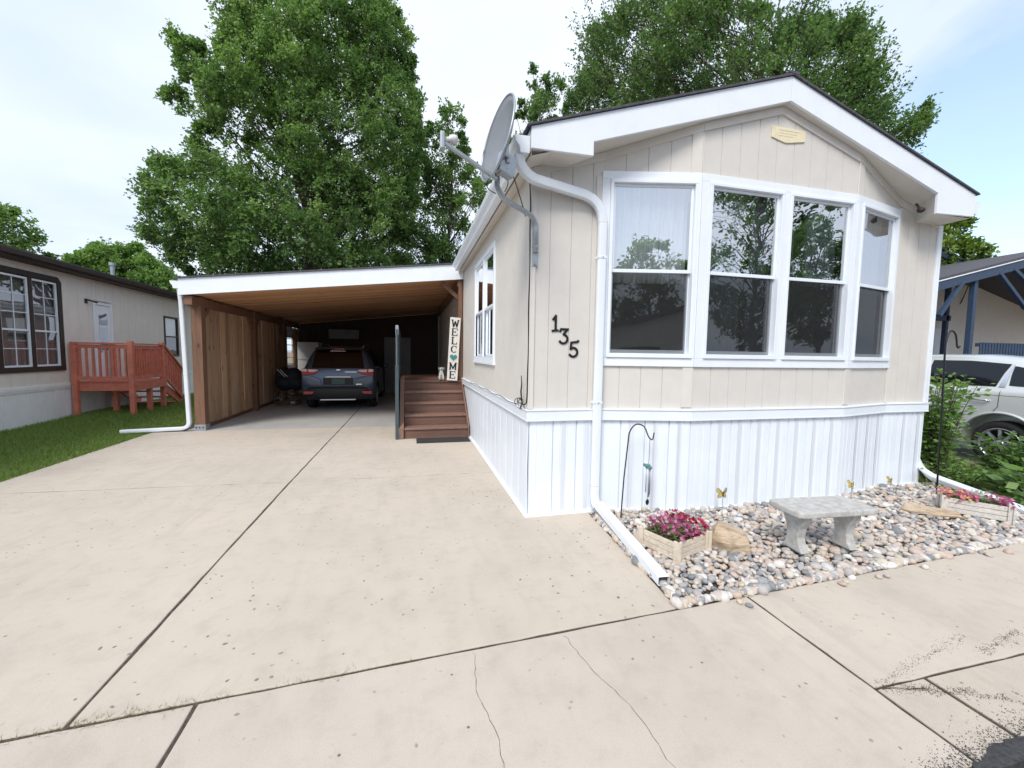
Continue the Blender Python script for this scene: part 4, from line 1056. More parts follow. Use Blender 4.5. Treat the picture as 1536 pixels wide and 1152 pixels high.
# ================================================================== VEHICLES
def lerp(a, b, t): return a+(b-a)*t
class Car:
    def __init__(s, st, T): s.st = st; s.T = T
    def par(s, y):
        st = s.st
        if y <= st[0][0]: return st[0][1:]
        for a, b in zip(st, st[1:]):
            if a[0] <= y <= b[0]:
                t = (y-a[0])/(b[0]-a[0]); return tuple(lerp(p, q, t) for p, q in zip(a[1:], b[1:]))
        return st[-1][1:]
    def half(s, y):
        zb, ze, zt_, wl, wb, wt = s.par(y); dz = zt_-ze
        return [(0, zb), (wl*.86, zb), (wl*.985, zb+.05), (wl, zb+.14), (lerp(wl, wb, .5)+.012, lerp(zb, ze, .55)), (wb+.004, ze-.10), (wb*.985, ze-.02), (wb*.955, ze+.005),
                (lerp(wb*.955, wt, .5)+.012, ze+dz*.5), (wt, zt_-min(.055, dz*.3)), (wt*.86, zt_-min(.015, dz*.1)), (0, zt_+.012)]
    def side(s, y, z, off=.004):
        h = s.half(y)
        for (x0, z0), (x1, z1) in zip(h[2:], h[3:]):
            if z0 <= z <= z1: return lerp(x0, x1, (z-z0)/(z1-z0) if z1 > z0 else 0)+off
        return h[3][0]+off
    def P(s, x, y, z): return s.T @ Vector((x, y, z))
    def body(s, name, m, parent, wheels, ra, xin):
        ys = []
        for a, b in zip(s.st, s.st[1:]):
            n = max(1, round((b[0]-a[0])/.14)); ys += [lerp(a[0], b[0], k/n) for k in range(n)]
        ys.append(s.st[-1][0]); rows = []
        for y in ys:
            h = s.half(y); rows.append([(x, y, z) for x, z in h] + [(-x, y, z) for x, z in h[-2:0:-1]])
        n = len(rows[0]); mb = MB(); mb.smooth = True
        mb.add([s.P(*v) for r in rows for v in r], [(i*n+k, i*n+(k+1) % n, (i+1)*n+(k+1) % n, (i+1)*n+k) for i in range(len(rows)-1) for k in range(n)] + [tuple(range(n)), tuple(range((len(rows)-1)*n, len(rows)*n))[::-1]])
        o = mb.build(name, m, parent)
        cut = MB()
        for y in wheels:
            for sx in (-1, 1): cut.lathe([(0, -.01), (ra, -.01), (ra, .45), (0, .45)], s.P(sx*xin, y, s.rw+.01), s.T.to_3x3() @ Vector((sx, 0, 0)), 40)
        co = cut.build('cutter', m, parent)
        bmod = o.modifiers.new('arch', 'BOOLEAN'); bmod.object = co; bmod.operation = 'DIFFERENCE'; bmod.solver = 'EXACT'
        bpy.context.view_layer.update(); dg_ = bpy.context.evaluated_depsgraph_get()
        me = bpy.data.meshes.new_from_object(o.evaluated_get(dg_)); o.modifiers.clear(); o.data = me
        bpy.data.objects.remove(co, do_unlink=True)
        bv = o.modifiers.new('wn', 'EDGE_SPLIT'); bv.split_angle = R(38)
        return o
    def glasspatch(s, mb, y0, y1, t0, t1, sx, rows=6, cols=12, cut0=0, cut1=0, off=.006):
        """side window: y range, t range between belt and roof edge; cut0/cut1 lean the ends"""
        vs = []
        for j in range(rows+1):
            t = lerp(t0, t1, j/rows)
            for i in range(cols+1):
                y = lerp(y0 + cut0*(j/rows), y1 + cut1*(j/rows), i/cols); zb, ze, zt_, wl, wb, wt = s.par(y)
                z = lerp(ze+.005, zt_-min(.055, (zt_-ze)*.3), t); vs.append(s.P(sx*s.side(y, z, off), y, z))
        mb.add(vs, [(j*(cols+1)+i, j*(cols+1)+i+1, (j+1)*(cols+1)+i+1, (j+1)*(cols+1)+i) for j in range(rows) for i in range(cols)])
    def wheel(s, parent, y, sx, r, xo, spokes=5, big=True):
        ax = s.T.to_3x3() @ Vector((sx, 0, 0)); c = s.P(sx*xo, y, r)
        mb = MB(); mb.smooth = True; mb.lathe([(r*.66, -.20), (r*.92, -.20), (r*.99, -.17), (r, -.11), (r*.99, -.04), (r*.93, -.005), (r*.68, 0), (r*.66, -.03)], c, ax, 40)
        wo = mb.build('wheel', M['rubber'], parent)
        mb = MB(); mb.smooth = True; mb.lathe([(r*.67, -.16), (r*.66, -.02), (r*.69, .002), (r*.67, .008), (r*.63, -.004), (r*.60, -.05)], c, ax, 40)
        mb.smooth = False; u = ax.orthogonal().normalized(); w_ = ax.cross(u)
        for k in range(spokes):
            a = 2*math.pi*k/spokes + .3; d = u*math.cos(a)+w_*math.sin(a)
            mb.bar(c+ax*-.012+d*r*.1, c+ax*-.02+d*r*.64, .035 if spokes > 6 else .055, .02, ax)
        mb.smooth = True; mb.lathe([(0, .006), (r*.13, .004), (r*.17, -.012), (r*.17, -.03)], c, ax, 20)
        mb.build('rim', M['alloy'], wo)
        mb = MB(); mb.lathe([(0, -.08), (r*.62, -.08)], c, ax, 30); mb.build('brake_disc', M['black'], wo)
def face_poly(mb, car, pts, y, th=.012):
    """flat shape on the rear face, pts in (x,z), sticking th out of y"""
    a = [car.P(x, y, z) for x, z in pts]; b = [car.P(x, y-th, z) for x, z in pts]; n = len(pts)
    mb.add(a+b, [tuple(range(n)), tuple(range(n, 2*n))[::-1]] + [(i, (i+1) % n, n+(i+1) % n, n+i) for i in range(n)])

# --- dark blue SUV in the carport
suv = thing('parked_suv', 'dark blue compact SUV parked nose-in inside the carport', 'suv', (-1.77, 11.2, 0))
e = Car([(0, .40, .97, .995, .80, .83, .74), (.05, .33, 1.00, 1.10, .86, .86, .70), (.14, .28, 1.02, 1.34, .885, .88, .66), (.26, .25, 1.03, 1.56, .89, .885, .61), (.40, .24, 1.03, 1.60, .89, .89, .60), (.9, .22, 1.04, 1.645, .89, .89, .60), (1.9, .22, 1.02, 1.65, .89, .89, .61),
         (2.5, .22, 1.0, 1.58, .89, .89, .60), (3.0, .22, .99, 1.25, .89, .89, .62), (3.25, .22, .98, 1.06, .88, .88, .70), (3.9, .25, .88, .92, .84, .84, .72), (4.08, .34, .72, .78, .74, .74, .64)], Matrix.Translation((-1.77, 11.2, 0)))
e.rw = .33
eb = e.body('body', M['carblue'], suv, (.78, 3.28), .385, .64)
for sx in (-1, 1):
    for y in (.78, 3.28): e.wheel(suv, y, sx, .33, .875)
mb = MB()                                              # bumper
pts = []
for x in np.linspace(-.86, .86, 19): pts.append((x, .05-.10*(1-(abs(x)/.86)**4)))
vs = []
for x, y in pts:
    vs += [e.P(x, y+.03, .30), e.P(x, y, .34), e.P(x, y-.006, .50), e.P(x, y+.006, .60), e.P(x, y+.05, .62)]
mb.smooth = True; mb.add(vs, [(5*i+k, 5*i+5+k, 5*i+6+k, 5*i+1+k) for i in range(18) for k in range(4)]); mb.build('bumper', M['blackplastic'], suv)
mb = MB(); mb.box((-.42, -.07, .27), (.42, .02, .30), e.T); mb.build('skid_plate', M['alloy'], suv, .006)
mb = MB(); vs = []                                      # rear window following the raked tailgate
rw = [(1.085, .046, .62), (1.20, .086, .60), (1.34, .136, .58), (1.46, .195, .555), (1.54, .245, .53)]
for z, y, hx in rw:
    for k in range(13): x = lerp(-hx, hx, k/12); vs.append(e.P(x, y-.022-.012*(1-(x/.62)**2), z))
mb.smooth = True; mb.add(vs, [(13*j+i, 13*j+i+1, 13*j+14+i, 13*j+13+i) for j in range(4) for i in range(12)]); mb.build('rear_window', M['carglass'], suv)
mb = MB(); mb.prism([(.20, 1.565), (.44, 1.625), (.44, 1.60), (.14, 1.545)], -.58, .58, 0); xf(mb, e.T); sp_ = mb.build('roof_spoiler', M['carblue'], suv, .008)
mb = MB(); mb.box((-.13, .145, 1.555), (.13, .165, 1.575), e.T); mb.build('brake_light', M['red'], sp_)
mb = MB()
for k in range(9): mb.box((-.20+.042*k, .118, 1.502), (-.172+.042*k, .124, 1.517+.006*(k % 2)), e.T)
mb.build('window_sticker', M['sign'], suv)
for sx in (-1, 1):
    lt = MB(); face_poly(lt, e, [(sx*.86, 1.05), (sx*.80, 1.07), (sx*.52, 1.055), (sx*.44, 1.02), (sx*.56, .925), (sx*.84, .90)], .02, .05); tl = lt.build('tail_light', M['red'], suv, .008)
    mb = MB(); face_poly(mb, e, [(sx*.70, 1.05), (sx*.52, 1.045), (sx*.455, 1.02), (sx*.56, .985), (sx*.68, .985)], -.031, .005); mb.build('reverse_lamp', M['lensw'], tl)
    mb = MB(); face_poly(mb, e, [(sx*.85, 1.052), (sx*.74, 1.062), (sx*.72, .99), (sx*.85, 1.0)], -.031, .004); mb.build('indicator_lamp', M['lensw'], tl)
    mb = MB(); face_poly(mb, e, [(sx*.82, .50), (sx*.56, .50), (sx*.60, .43), (sx*.80, .42)], -.02, .03); mb.build('reflector', M['red'], suv, .006)
    mb = MB(); mb.smooth = True; mb.ellip(e.P(sx*.99, 2.75, 1.06), (.10, .05, .07)); mb.build('side_mirror', M['carblue'], suv)
    mb = MB(); mb.tube([e.P(sx*.56, .45, 1.63), e.P(sx*.56, .6, 1.675), e.P(sx*.57, 2.0, 1.69), e.P(sx*.57, 2.2, 1.64)], .014); mb.build('roof_rail', M['alloy'], suv)
    mb = MB(); mb.smooth = True
    e.glasspatch(mb, .55, 1.15, .12, .85, sx, cut0=.15); e.glasspatch(mb, 1.20, 2.0, .12, .9, sx); e.glasspatch(mb, 2.05, 2.85, .12, .9, sx, cut1=-.35); mb.build('side_windows', M['carglass'], suv)
mb = MB(); mb.box((-.36, -.006, .655), (.36, .006, .83), e.T); rc = mb.build('plate_recess', M['blackplastic'], suv, .012)
mb = MB(); mb.box((-.155, -.014, .675), (.155, -.0065, .815), e.T); mb.build('licence_plate', M['wheelcover'], rc, .004)
mb = MB(); mb.bar(e.P(-.30, -.012, .86), e.P(.30, -.012, .86), .02, .04); mb.build('tailgate_handle', M['chrome'], suv, .006)
for sx in (-1, 1):
    mb = MB(); mb.tube([e.P(sx*.82, .002, .90), e.P(sx*.60, -.008, .875), e.P(sx*.42, -.012, .80), e.P(sx*.40, -.012, .66)], .007, 6); mb.build('tailgate_crease', M['carblue'], suv)
mb = MB(); mb.tube([e.P(0, .05, 1.10), e.P(.06, .03, 1.14), e.P(.34, .07, 1.17)], .007, 6); mb.build('wiper', M['black'], suv)
mb = MB(); mb.smooth = True; mb.ellip(e.P(0, -.012, 1.035), (.075, .02, .03), 20, 8); mb.build('badge', M['chrome'], suv)
mb = MB(); mb.bar(e.P(.16, -.01, .985), e.P(.44, -.005, .985), .012, .03); mb.build('handle', M['chrome'], suv)
mb = MB(); mb.box((.42, -.018, .66), (.56, -.006, .685), e.T); mb.box((-.78, .012, .76), (-.66, .02, .775), e.T); mb.build('lettering_badge', M['chrome'], suv)
mb = MB(); mb.box((-.80, -.012, .640), (.80, .004, .648), e.T); mb.build('tailgate_seam', M['black'], suv)

# --- silver wagon on the right
wag = thing('silver_car', 'pale silver retro-shaped wagon parked beyond the plants at right', 'car', (8.99, 3.15, 0))
c2 = Car([(0, .42, .96, 1.0, .76, .80, .66), (.06, .34, 1.04, 1.12, .83, .84, .66), (.22, .28, 1.09, 1.30, .865, .865, .65), (.45, .25, 1.10, 1.44, .875, .875, .63), (.8, .24, 1.10, 1.545, .88, .88, .62), (1.3, .24, 1.09, 1.60, .88, .88, .62), (2.0, .24, 1.07, 1.605, .88, .88, .62), (2.6, .24, 1.05, 1.53, .88, .88, .61), (3.05, .24, 1.04, 1.20, .87, .86, .62),
          (3.25, .24, 1.01, 1.08, .85, .82, .66), (4.0, .28, .90, .95, .80, .76, .60), (4.28, .36, .70, .76, .72, .68, .5)], Matrix.Translation((8.99, 3.15, 0)))
c2.rw = .34
c2.body('body', M['carsilver'], wag, (.82, 3.42), .42, .62)
for sx in (-1, 1):
    for y in (.82, 3.42): c2.wheel(wag, y, sx, .33, .865, 9)
    mb = MB(); mb.smooth = True; c2.glasspatch(mb, .22, .80, .16, .86, sx, cut0=.42, cut1=.03); mb.build('quarter_window', M['carglass'], wag)
    mb = MB(); mb.smooth = True; c2.glasspatch(mb, .93, 1.78, .10, .92, sx, cut0=-.06); mb.build('door_window', M['carglass'], wag)
    mb = MB(); mb.smooth = True; c2.glasspatch(mb, 1.86, 2.72, .10, .92, sx, cut1=-.30); mb.build('door_window', M['carglass'], wag)
    mb = MB(); mb.smooth = True; c2.glasspatch(mb, .835, .90, .08, .92, sx, cols=3, cut1=-.05, off=.008); mb.build('pillar_trim', M['chrome'], wag)
    def sline(pts, r=.004, m='black', nm='door_seam'):
        mb = MB(); P = []
        for (y0, z0), (y1, z1) in zip(pts, pts[1:]):
            for k in range(8): y = lerp(y0, y1, k/8); z = lerp(z0, z1, k/8); P.append(c2.P(sx*c2.side(y, z, .001), y, z))
        mb.tube(P, r, 5); return mb.build(nm, M[m], wag)
    sline([(.86, 1.09), (.86, .86), (.92, .76), (1.08, .70), (1.24, .55), (1.29, .36), (1.29, .30), (2.0, .30)])
    sline([(1.82, 1.07), (1.82, .30)]); sline([(.3, 1.02), (.9, 1.02), (1.7, 1.0), (2.8, .98)], .003)
    mb = MB(); P = [c2.P(sx*c2.side(.82+.435*math.cos(a), .34+.435*math.sin(a), .008), .82+.435*math.cos(a), .34+.435*math.sin(a)) for a in np.linspace(.05, math.pi-.05, 26)]
    mb.smooth = True; mb.tube(P, .018, 6); mb.build('arch_lip', M['carsilver'], wag)
    for y in (1.05, 2.0):
        hx = c2.side(y, .93, 0); mb = MB(); mb.smooth = True
        mb.tube([c2.P(sx*(hx+.004), y-.10, .935), c2.P(sx*(hx+.035), y-.08, .94), c2.P(sx*(hx+.035), y+.08, .945), c2.P(sx*(hx+.004), y+.10, .94)], .013, 8); mb.build('door_handle', M['chrome'], wag)
    mb = MB(); mb.smooth = True; mb.tube([c2.P(sx*.80, -.01, .62), c2.P(sx*.80, .0, .95)], .035, 10); mb.build('tail_light', M['red'], wag)
    mb = MB(); mb.smooth = True; mb.ellip(c2.P(sx*.74, 4.1, .74), (.11, .12, .10)); mb.build('headlight', M['lensw'], wag)
    mb = MB(); mb.smooth = True; mb.ellip(c2.P(sx*.98, 2.75, 1.08), (.09, .05, .07)); mb.build('side_mirror', M['carsilver'], wag)
mb = MB(); mb.smooth = True; vs = []
for z, y, hx in ((1.14, .07, .58), (1.28, .20, .56), (1.42, .41, .54)):
    for k in range(9): x = lerp(-hx, hx, k/8); vs.append(c2.P(x, y-.03, z))
mb.add(vs, [(9*j+i, 9*j+i+1, 9*j+10+i, 9*j+9+i) for j in range(2) for i in range(8)]); mb.build('rear_window', M['carglass'], wag)

# ================================================================== LEFT HOUSE
nb = thing('neighbor_house', 'pale mobile home with dark brown eaves and a red porch, on the left', 'house', (-7.0, 9.1, 0))
NT = Matrix.Translation((-7.0, 9.1, 0)) @ Matrix.Rotation(R(2.4), 4, 'Z')
def nbox(mb, a, b): mb.box(a, b, NT)
Y0, Y1 = -6.5, 12.0
mb = MB(); y = Y0
segs = [(Y0, .05, .74, 3.06), (.05, 1.60, .74, 1.02), (.05, 1.60, 2.93, 3.06), (1.60, 2.55, .74, 3.06), (2.55, 3.22, 2.56, 3.06), (3.22, 5.65, .74, 3.06), (5.65, 6.5, .74, 1.27), (5.65, 6.5, 2.5, 3.06), (6.5, Y1, .74, 3.06)]
for a, b, z0, z1 in segs:
    t = a
    while t < b-1e-6:
        e2 = min(b, (math.floor(t/.3+1e-6)+1)*.3); nbox(mb, (-.06, t+.003, z0), (0, e2-.003, z1)); t = e2
    nbox(mb, (-.07, a, z0), (-.008, b, z1))
mb.build('siding', M['nbwall'], nb)
mb = MB(); nbox(mb, (-5, Y0, .0), (-.075, Y0+.05, 3.06)); nbox(mb, (-5, Y1-.05, .0), (-.075, Y1, 3.06)); nbox(mb, (-5, Y0+.05, 0), (-4.95, Y1-.05, 3.06)); nbox(mb, (-1.6, Y0+.06, .7), (-1.5, Y1-.06, 3.0)); mb.build('rear_walls', M['nbwall'], nb)
mb = MB(); nbox(mb, (-.02, Y0, .68), (.02, Y1, .745)); nbox(mb, (-.02, Y0, .64), (.012, Y1, .679)); mb.build('band_trim', M['nbskirt'], nb)
mb = MB(); t = Y0
while t < Y1:
    nbox(mb, (-.02, t, -.05), (-.002, t+.285, .639)); nbox(mb, (-.022, t+.285, -.05), (-.012, t+.30, .639)); t += .30
mb.build('skirting', M['nbskirt'], nb)
mb = MB(); nbox(mb, (-.02, Y0-.1, 3.06), (.26, Y1+.1, 3.09)); mb.build('soffit', M['darkbrown'], nb)
mb = MB(); nbox(mb, (.26, Y0-.1, 3.05), (.285, Y1+.1, 3.20)); nbox(mb, (.286, Y0-.1, 3.10), (.36, Y1+.1, 3.19)); mb.build('gutter', M['darkbrown'], nb, .01)
mb = MB(); mb.add([NT @ Vector(p) for p in ((.33, Y0-.15, 3.215), (.33, Y1+.15, 3.215), (-2.5, Y1+.15, 3.95), (-2.5, Y0-.15, 3.95), (-5.3, Y1+.15, 3.215), (-5.3, Y0-.15, 3.215), (.33, Y0-.15, 3.19), (.33, Y1+.15, 3.19), (-5.3, Y1+.15, 3.19), (-5.3, Y0-.15, 3.19))],
    [(0,1,2,3), (3,2,4,5), (6,9,8,7), (0,6,7,1), (5,4,8,9), (0,3,5,9,6), (1,7,8,4,2)]); mb.build('roof', M['shingle'], nb)
mb = MB(); mb.tube([NT @ Vector((-.75, 4.8, 3.3)), NT @ Vector((-.75, 4.8, 3.78))], .05, 12); mb.tube([NT @ Vector((-.75, 4.8, 3.76)), NT @ Vector((-.75, 4.8, 3.84))], .075, 12); mb.build('vent_pipe', M['galv'], nb)
# double window with chamfered dark trim
mb = MB(); wy0, wy1, wz0, wz1 = .05, 1.60, 1.02, 2.93; tr = .10; ch = .09
outer = [(wy0, wz0), (wy1, wz0), (wy1, wz1-ch), (wy1-ch, wz1), (wy0+ch, wz1), (wy0, wz1-ch)]
inner = [(wy0+tr, wz0+tr), (wy1-tr, wz0+tr), (wy1-tr, wz1-tr-.02), (wy1-tr-.02, wz1-tr), (wy0+tr+.02, wz1-tr), (wy0+tr, wz1-tr-.02)]
vs = [NT @ Vector((x, a, b)) for x in (.003, .03) for P in (outer, inner) for a, b in P]
fs = []
for k in range(6):
    j = (k+1) % 6; fs += [(12+k, 12+j, 18+j, 18+k), (k, j, 12+j, 12+k), (6+k, 18+k, 18+j, 6+j)]
mb.add(vs, fs); nbox(mb, (-.03, .79, wz0+tr), (.03, .86, wz1-tr)); wf = mb.build('window', M['darkbrown'], nb); ORG[wf.name] = ORG[nb.name]
mb = MB(); mg = MB()
for a, b in ((wy0+tr+.002, .788), (.862, wy1-tr-.002)):
    z0, z1 = wz0+tr, wz1-tr-.022; zm = z0 + (z1-z0)*.40
    for q in ((a, a+.035, z0, z1), (b-.035, b, z0, z1)): nbox(mb, (-.02, q[0], q[2]), (.008, q[1], q[3]))
    for z in (z0, zm, z1-.035): nbox(mb, (-.018, a+.035, z), (.012, b-.035, z+.035))
    nbox(mb, (-.012, (a+b)/2-.007, z0+.035), (-.004, (a+b)/2+.007, z1-.035))
    for k in (1, 2): nbox(mb, (-.012, a+.035, zm+(z1-zm)*k/3), (-.004, b-.035, zm+(z1-zm)*k/3+.014))
    nbox(mb, (-.012, a+.035, (z0+zm)/2), (-.004, b-.035, (z0+zm)/2+.014))
    mg.add([NT @ Vector(p) for p in ((-.015, a+.03, z0+.03), (-.015, b-.03, z0+.03), (-.015, b-.03, z1-.03), (-.015, a+.03, z1-.03))], [(0,1,2,3)])
mb.build('sash', M['white'], wf); mg.build('glass', M['glassdim'], wf)
def drape(y0, y1, z0, z1, x, parent, fr=9, nm='curtain', m='curtain'):
    mb = MB(); mb.smooth = True; n = int((y1-y0)*60); vs = []
    for k in range(n+1):
        y = lerp(y0, y1, k/n); xx = x + .012*math.sin(k*.9)+.006*math.sin(k*.37); vs += [NT @ Vector((xx, y, z0)), NT @ Vector((xx, y, z1))]
    mb.add(vs, [(2*k, 2*k+2, 2*k+3, 2*k+1) for k in range(n)]); return mb.build(nm, M[m], parent)
drape(.16, .78, 1.1, 2.85, -.09, wf, m='curtain2'); drape(.87, 1.49, 1.1, 2.85, -.09, wf, m='curtain2')
# door with oval-lite style pane
mb = MB(); nbox(mb, (-.04, 2.62, .76), (.006, 3.15, 2.50)); dr = mb.build('door', M['nbskirt'], nb, .004); ORG[dr.name] = ORG[nb.name]
mb = MB()
for a, b, c, d in ((2.55, 2.615, .75, 2.56), (3.155, 3.22, .75, 2.56), (2.615, 3.155, 2.505, 2.56)): nbox(mb, (0, a, c), (.025, b, d))
mb.build('door_frame', M['white'], dr, .004)
mb = MB(); nbox(mb, (.007, 2.74, 1.45), (.012, 3.03, 2.32)); mb.build('door_glass', M['glassdim'], dr)
mb = MB(); nbox(mb, (.0065, 2.75, 1.46), (.0068, 3.02, 1.98)); mb.build('door_curtain', M['curtain'], dr)
mb = MB()
for k in range(16): mb.tube([NT @ Vector((.014, 2.76+.017*k, 2.06+.02*math.sin(k*2.1))), NT @ Vector((.014, 2.775+.017*k, 2.14+.03*math.cos(k*1.7)))], .006, 4)
mb.build('leaded_pattern', M['galv'], dr)
mb = MB(); mb.smooth = True; mb.ellip(NT @ Vector((.05, 2.69, 1.42)), (.03, .03, .03)); mb.build('handle', M['galv'], dr)
mb = MB(); nbox(mb, (0, 2.30, 2.50), (.03, 2.36, 2.60)); mb.bar(NT @ Vector((.03, 2.33, 2.58)), NT @ Vector((.16, 2.45, 2.53)), .035, .035); mb.build('porch_light', M['darkbrown'], nb, .004)
mb = MB(); nbox(mb, (.026, 2.6, 2.60), (.06, 3.18, 2.625)); mb.build('drip_cap', M['white'], nb)
# far small window
mb = MB()
for a, b, c, d in ((5.65, 6.5, 1.27, 1.33), (5.65, 6.5, 2.44, 2.5), (5.65, 5.71, 1.33, 2.44), (6.44, 6.5, 1.33, 2.44), (5.71, 6.44, 1.86, 1.90)): nbox(mb, (-.03, a, c), (.02, b, d))
w2 = mb.build('window', M['darkbrown'], nb); ORG[w2.name] = ORG[nb.name]
mb = MB(); mb.add([NT @ Vector(p) for p in ((-.01, 5.70, 1.32), (-.01, 6.45, 1.32), (-.01, 6.45, 2.45), (-.01, 5.70, 2.45))], [(0,1,2,3)]); mb.build('glass', M['glassdim'], w2)
drape(5.7, 6.45, 1.9, 2.45, -.05, w2)
# porch
porch = thing('red_porch', 'red painted wooden porch with railing and stairs at the left house door', 'porch', (-6.5, 11.5, .05))
RM = M['nbred']
a0, a1, p0, p1, fl = .03, 1.10, 1.82, 3.10, .76
mb = MB()
for k in range(9): nbox(mb, (a0, p0+.143*k, fl-.03), (a1, p0+.143*k+.137, fl))
mb.build('deck_boards', RM, porch, .003)
for q in (((a0, p0-.04, fl-.20), (a1+.04, p0-.001, fl-.031)), ((a1+.001, p0, fl-.20), (a1+.04, p1, fl-.031)), ((a0, p1-.04, fl-.2), (a1, p1, fl-.031))):
    mb = MB(); nbox(mb, *q); mb.build('rim_joist', RM, porch, .004)
for x, y, z in ((a0+.06, p0-.085, 1.62), (a1-.01, p0-.085, 1.66), (a0+.5, p0+.4, fl-.2), (a1-.03, p1-.05, 1.66), (a0+.06, p1-.05, 1.62), (a1-.03, p0+.62, fl-.2)):
    mb = MB(); nbox(mb, (x-.045, y-.045, -.02), (x+.045, y+.045, z)); mb.build('post', RM, porch, .004)
def railing(A, B, n, nm='railing'):
    A = Vector(A); B = Vector(B); mb = MB(); up = Vector((0, 0, .84))
    mb.bar(NT @ (A+up), NT @ (B+up), .11, .035); mb.bar(NT @ (A+up-Vector((0, 0, .07))), NT @ (B+up-Vector((0, 0, .07))), .04, .08)
    r = mb.build(nm, RM, porch, .003); mb = MB(); mb.bar(NT @ (A+Vector((0, 0, .08))), NT @ (B+Vector((0, 0, .08))), .04, .08); mb.build('bottom_rail', RM, porch, .003)
    for k in range(n):
        t = (k+.5)/n; q = A.lerp(B, t); m2 = MB(); m2.bar(NT @ (q+Vector((0, 0, .05))), NT @ (q+up-Vector((0, 0, .06))), .035, .035, (0, 1, 0)); m2.build('baluster', RM, r)
    return r
railing((a0+.10, p0-.085, fl), (a1-.05, p0-.085, fl), 8); railing((a1-.03, p0-.02, fl), (a1-.03, p1-.08, fl), 12); railing((a1-.03, p1, fl), (a1-.03, p1+.95, fl-.66), 8)
for k in range(4):
    mb = MB(); nbox(mb, (a0+.05, p1+.02+.23*k, fl-.17*(k+1)-.03), (a1-.08, p1+.02+.23*k+.26, fl-.17*(k+1))); mb.build('tread', RM, porch, .004)
for x in (a0+.05, a1-.08):
    mb = MB(); mb.bar(NT @ Vector((x, p1, fl-.18)), NT @ Vector((x, p1+.98, -.02+.1)), .04, .2); mb.build('stringer', RM, porch)

# ================================================================== RIGHT HOUSE
nr_ = thing('porch_house', 'beige house with dark blue gabled timber porch seen at the far right', 'house', (17, 8.5, 0))
PY = 8.5
sl = lambda x: 3.73 + (x-14.4)*.245
xr = 19.6
mb = MB(); mb.prism([(12.6, sl(12.6)-.25), (12.6, sl(12.6)), (xr, sl(xr)), (2*xr-12.6, sl(12.6)), (2*xr-12.6, sl(12.6)-.25), (xr, sl(xr)-.25)], PY-.06, PY, 1); mb.build('rake_board', M['blue'], nr_, .004)
mb = MB(); mb.prism([(12.6, sl(12.6)+.001), (xr, sl(xr)+.001), (2*xr-12.6, sl(12.6)+.001), (2*xr-12.6, sl(12.6)+.03), (xr, sl(xr)+.03), (12.6, sl(12.6)+.03)], PY-.09, PY+.06, 1); mb.build('drip_edge', M['white'], nr_)
mb = MB(); mb.prism([(12.6, sl(12.6)+.031), (xr, sl(xr)+.031), (2*xr-12.6, sl(12.6)+.031), (2*xr-12.6, sl(12.6)+.10), (xr, sl(xr)+.10), (12.6, sl(12.6)+.10)], PY-.08, PY+3.3, 1); mb.build('porch_roof', M['shingle'], nr_)
for y in (PY+.02, PY+2.8):
    for x in (12.9, 15.80, 19.6):
        mb = MB(); w_ = .13; mb.box((x-w_/2+.03, y, 0), (x+w_/2+.03, y+.13, sl(x)-.15)); mb.build('post', M['blue'], nr_, .005)
for a, b in (((14.35, 2.75), (15.15, sl(15.15)-.2)), ((17.9, 3.1), (16.6, sl(16.6)-.2)), ((17.2, sl(17.2)-.2), (19.6, 2.9))):
    mb = MB(); mb.bar((a[0], PY-.03, a[1]), (b[0], PY-.03, b[1]), .10, .10, (0, 1, 0)); mb.build('timber_brace', M['blue'], nr_, .005)
mb = MB(); mb.box((12.9, PY+2.8, 3.0), (19.8, PY+2.95, 3.2)); mb.box((12.6, PY+.1, 2.95), (12.75, PY+3, 3.2)); mb.build('porch_beam', M['blue'], nr_, .005)
mb = MB(); mb.box((13.2, PY+3.3, 0), (26, PY+9, 3.55)); mb.prism([(13.2, 3.55), (26, 3.55), (17.8, 5.9)], PY+3.3, PY+9, 1); mb.build('wall', M['nbwall'], nr_)
mb = MB(); mb.prism([(12.7, 3.35), (17.8, 5.98), (26.5, 3.35), (26.5, 3.55), (17.8, 6.2), (12.7, 3.56)], PY+3.1, PY+9.3, 1); mb.build('roof', M['blue'], nr_)
mb = MB(); mb.prism([(12.65, 3.57), (17.8, 6.21), (26.55, 3.57), (26.55, 3.62), (17.8, 6.28), (12.65, 3.62)], PY+3.05, PY+9.4, 1); mb.build('roof_shingles', M['shingle'], nr_)
mb = MB(); mb.box((16.6, PY+3.22, 1.5), (20.5, PY+3.29, 2.75)); mb.build('window_frame', M['white'], nr_)
mb = MB()
for a, b, c, d in ((14.2, 14.35, 0, 3.0), (15.6, 15.75, 0, 3.0), (14.36, 15.59, 2.86, 3.0)): mb.box((a, PY+3.2, c), (b, PY+3.28, d))
dd = mb.build('sliding_door', M['darkbrown'], nr_); ORG[dd.name] = ORG[nr_.name]
mb = MB(); mb.box((14.4, PY+3.24, .5), (15.5, PY+3.29, 2.84)); mb.build('pane', M['black'], dd)
mb = MB(); mb.box((15.0, PY+3.19, .5), (15.06, PY+3.23, 2.84)); mb.build('stile', M['white'], dd)
mb = MB(); mb.box((16.1, PY+.02, .95), (21, PY+.08, 1.05)); mb.build('railing', M['blue'], nr_)
mb = MB(); mb.box((16.1, PY+.02, 1.93), (21, PY+.08, 2.03)); rl = mb.build('railing', M['blue'], nr_)
for k in range(40):
    mb = MB(); mb.box((16.16+.125*k, PY-.01, .9), (16.16+.125*k+.075, PY+.015, 2.05)); mb.build('picket', M['blue'], rl)
mb = MB(); mb.box((12.7, PY+.1, .0), (22, PY+3.25, .5)); mb.build('porch_floor', M['darkply'], nr_)
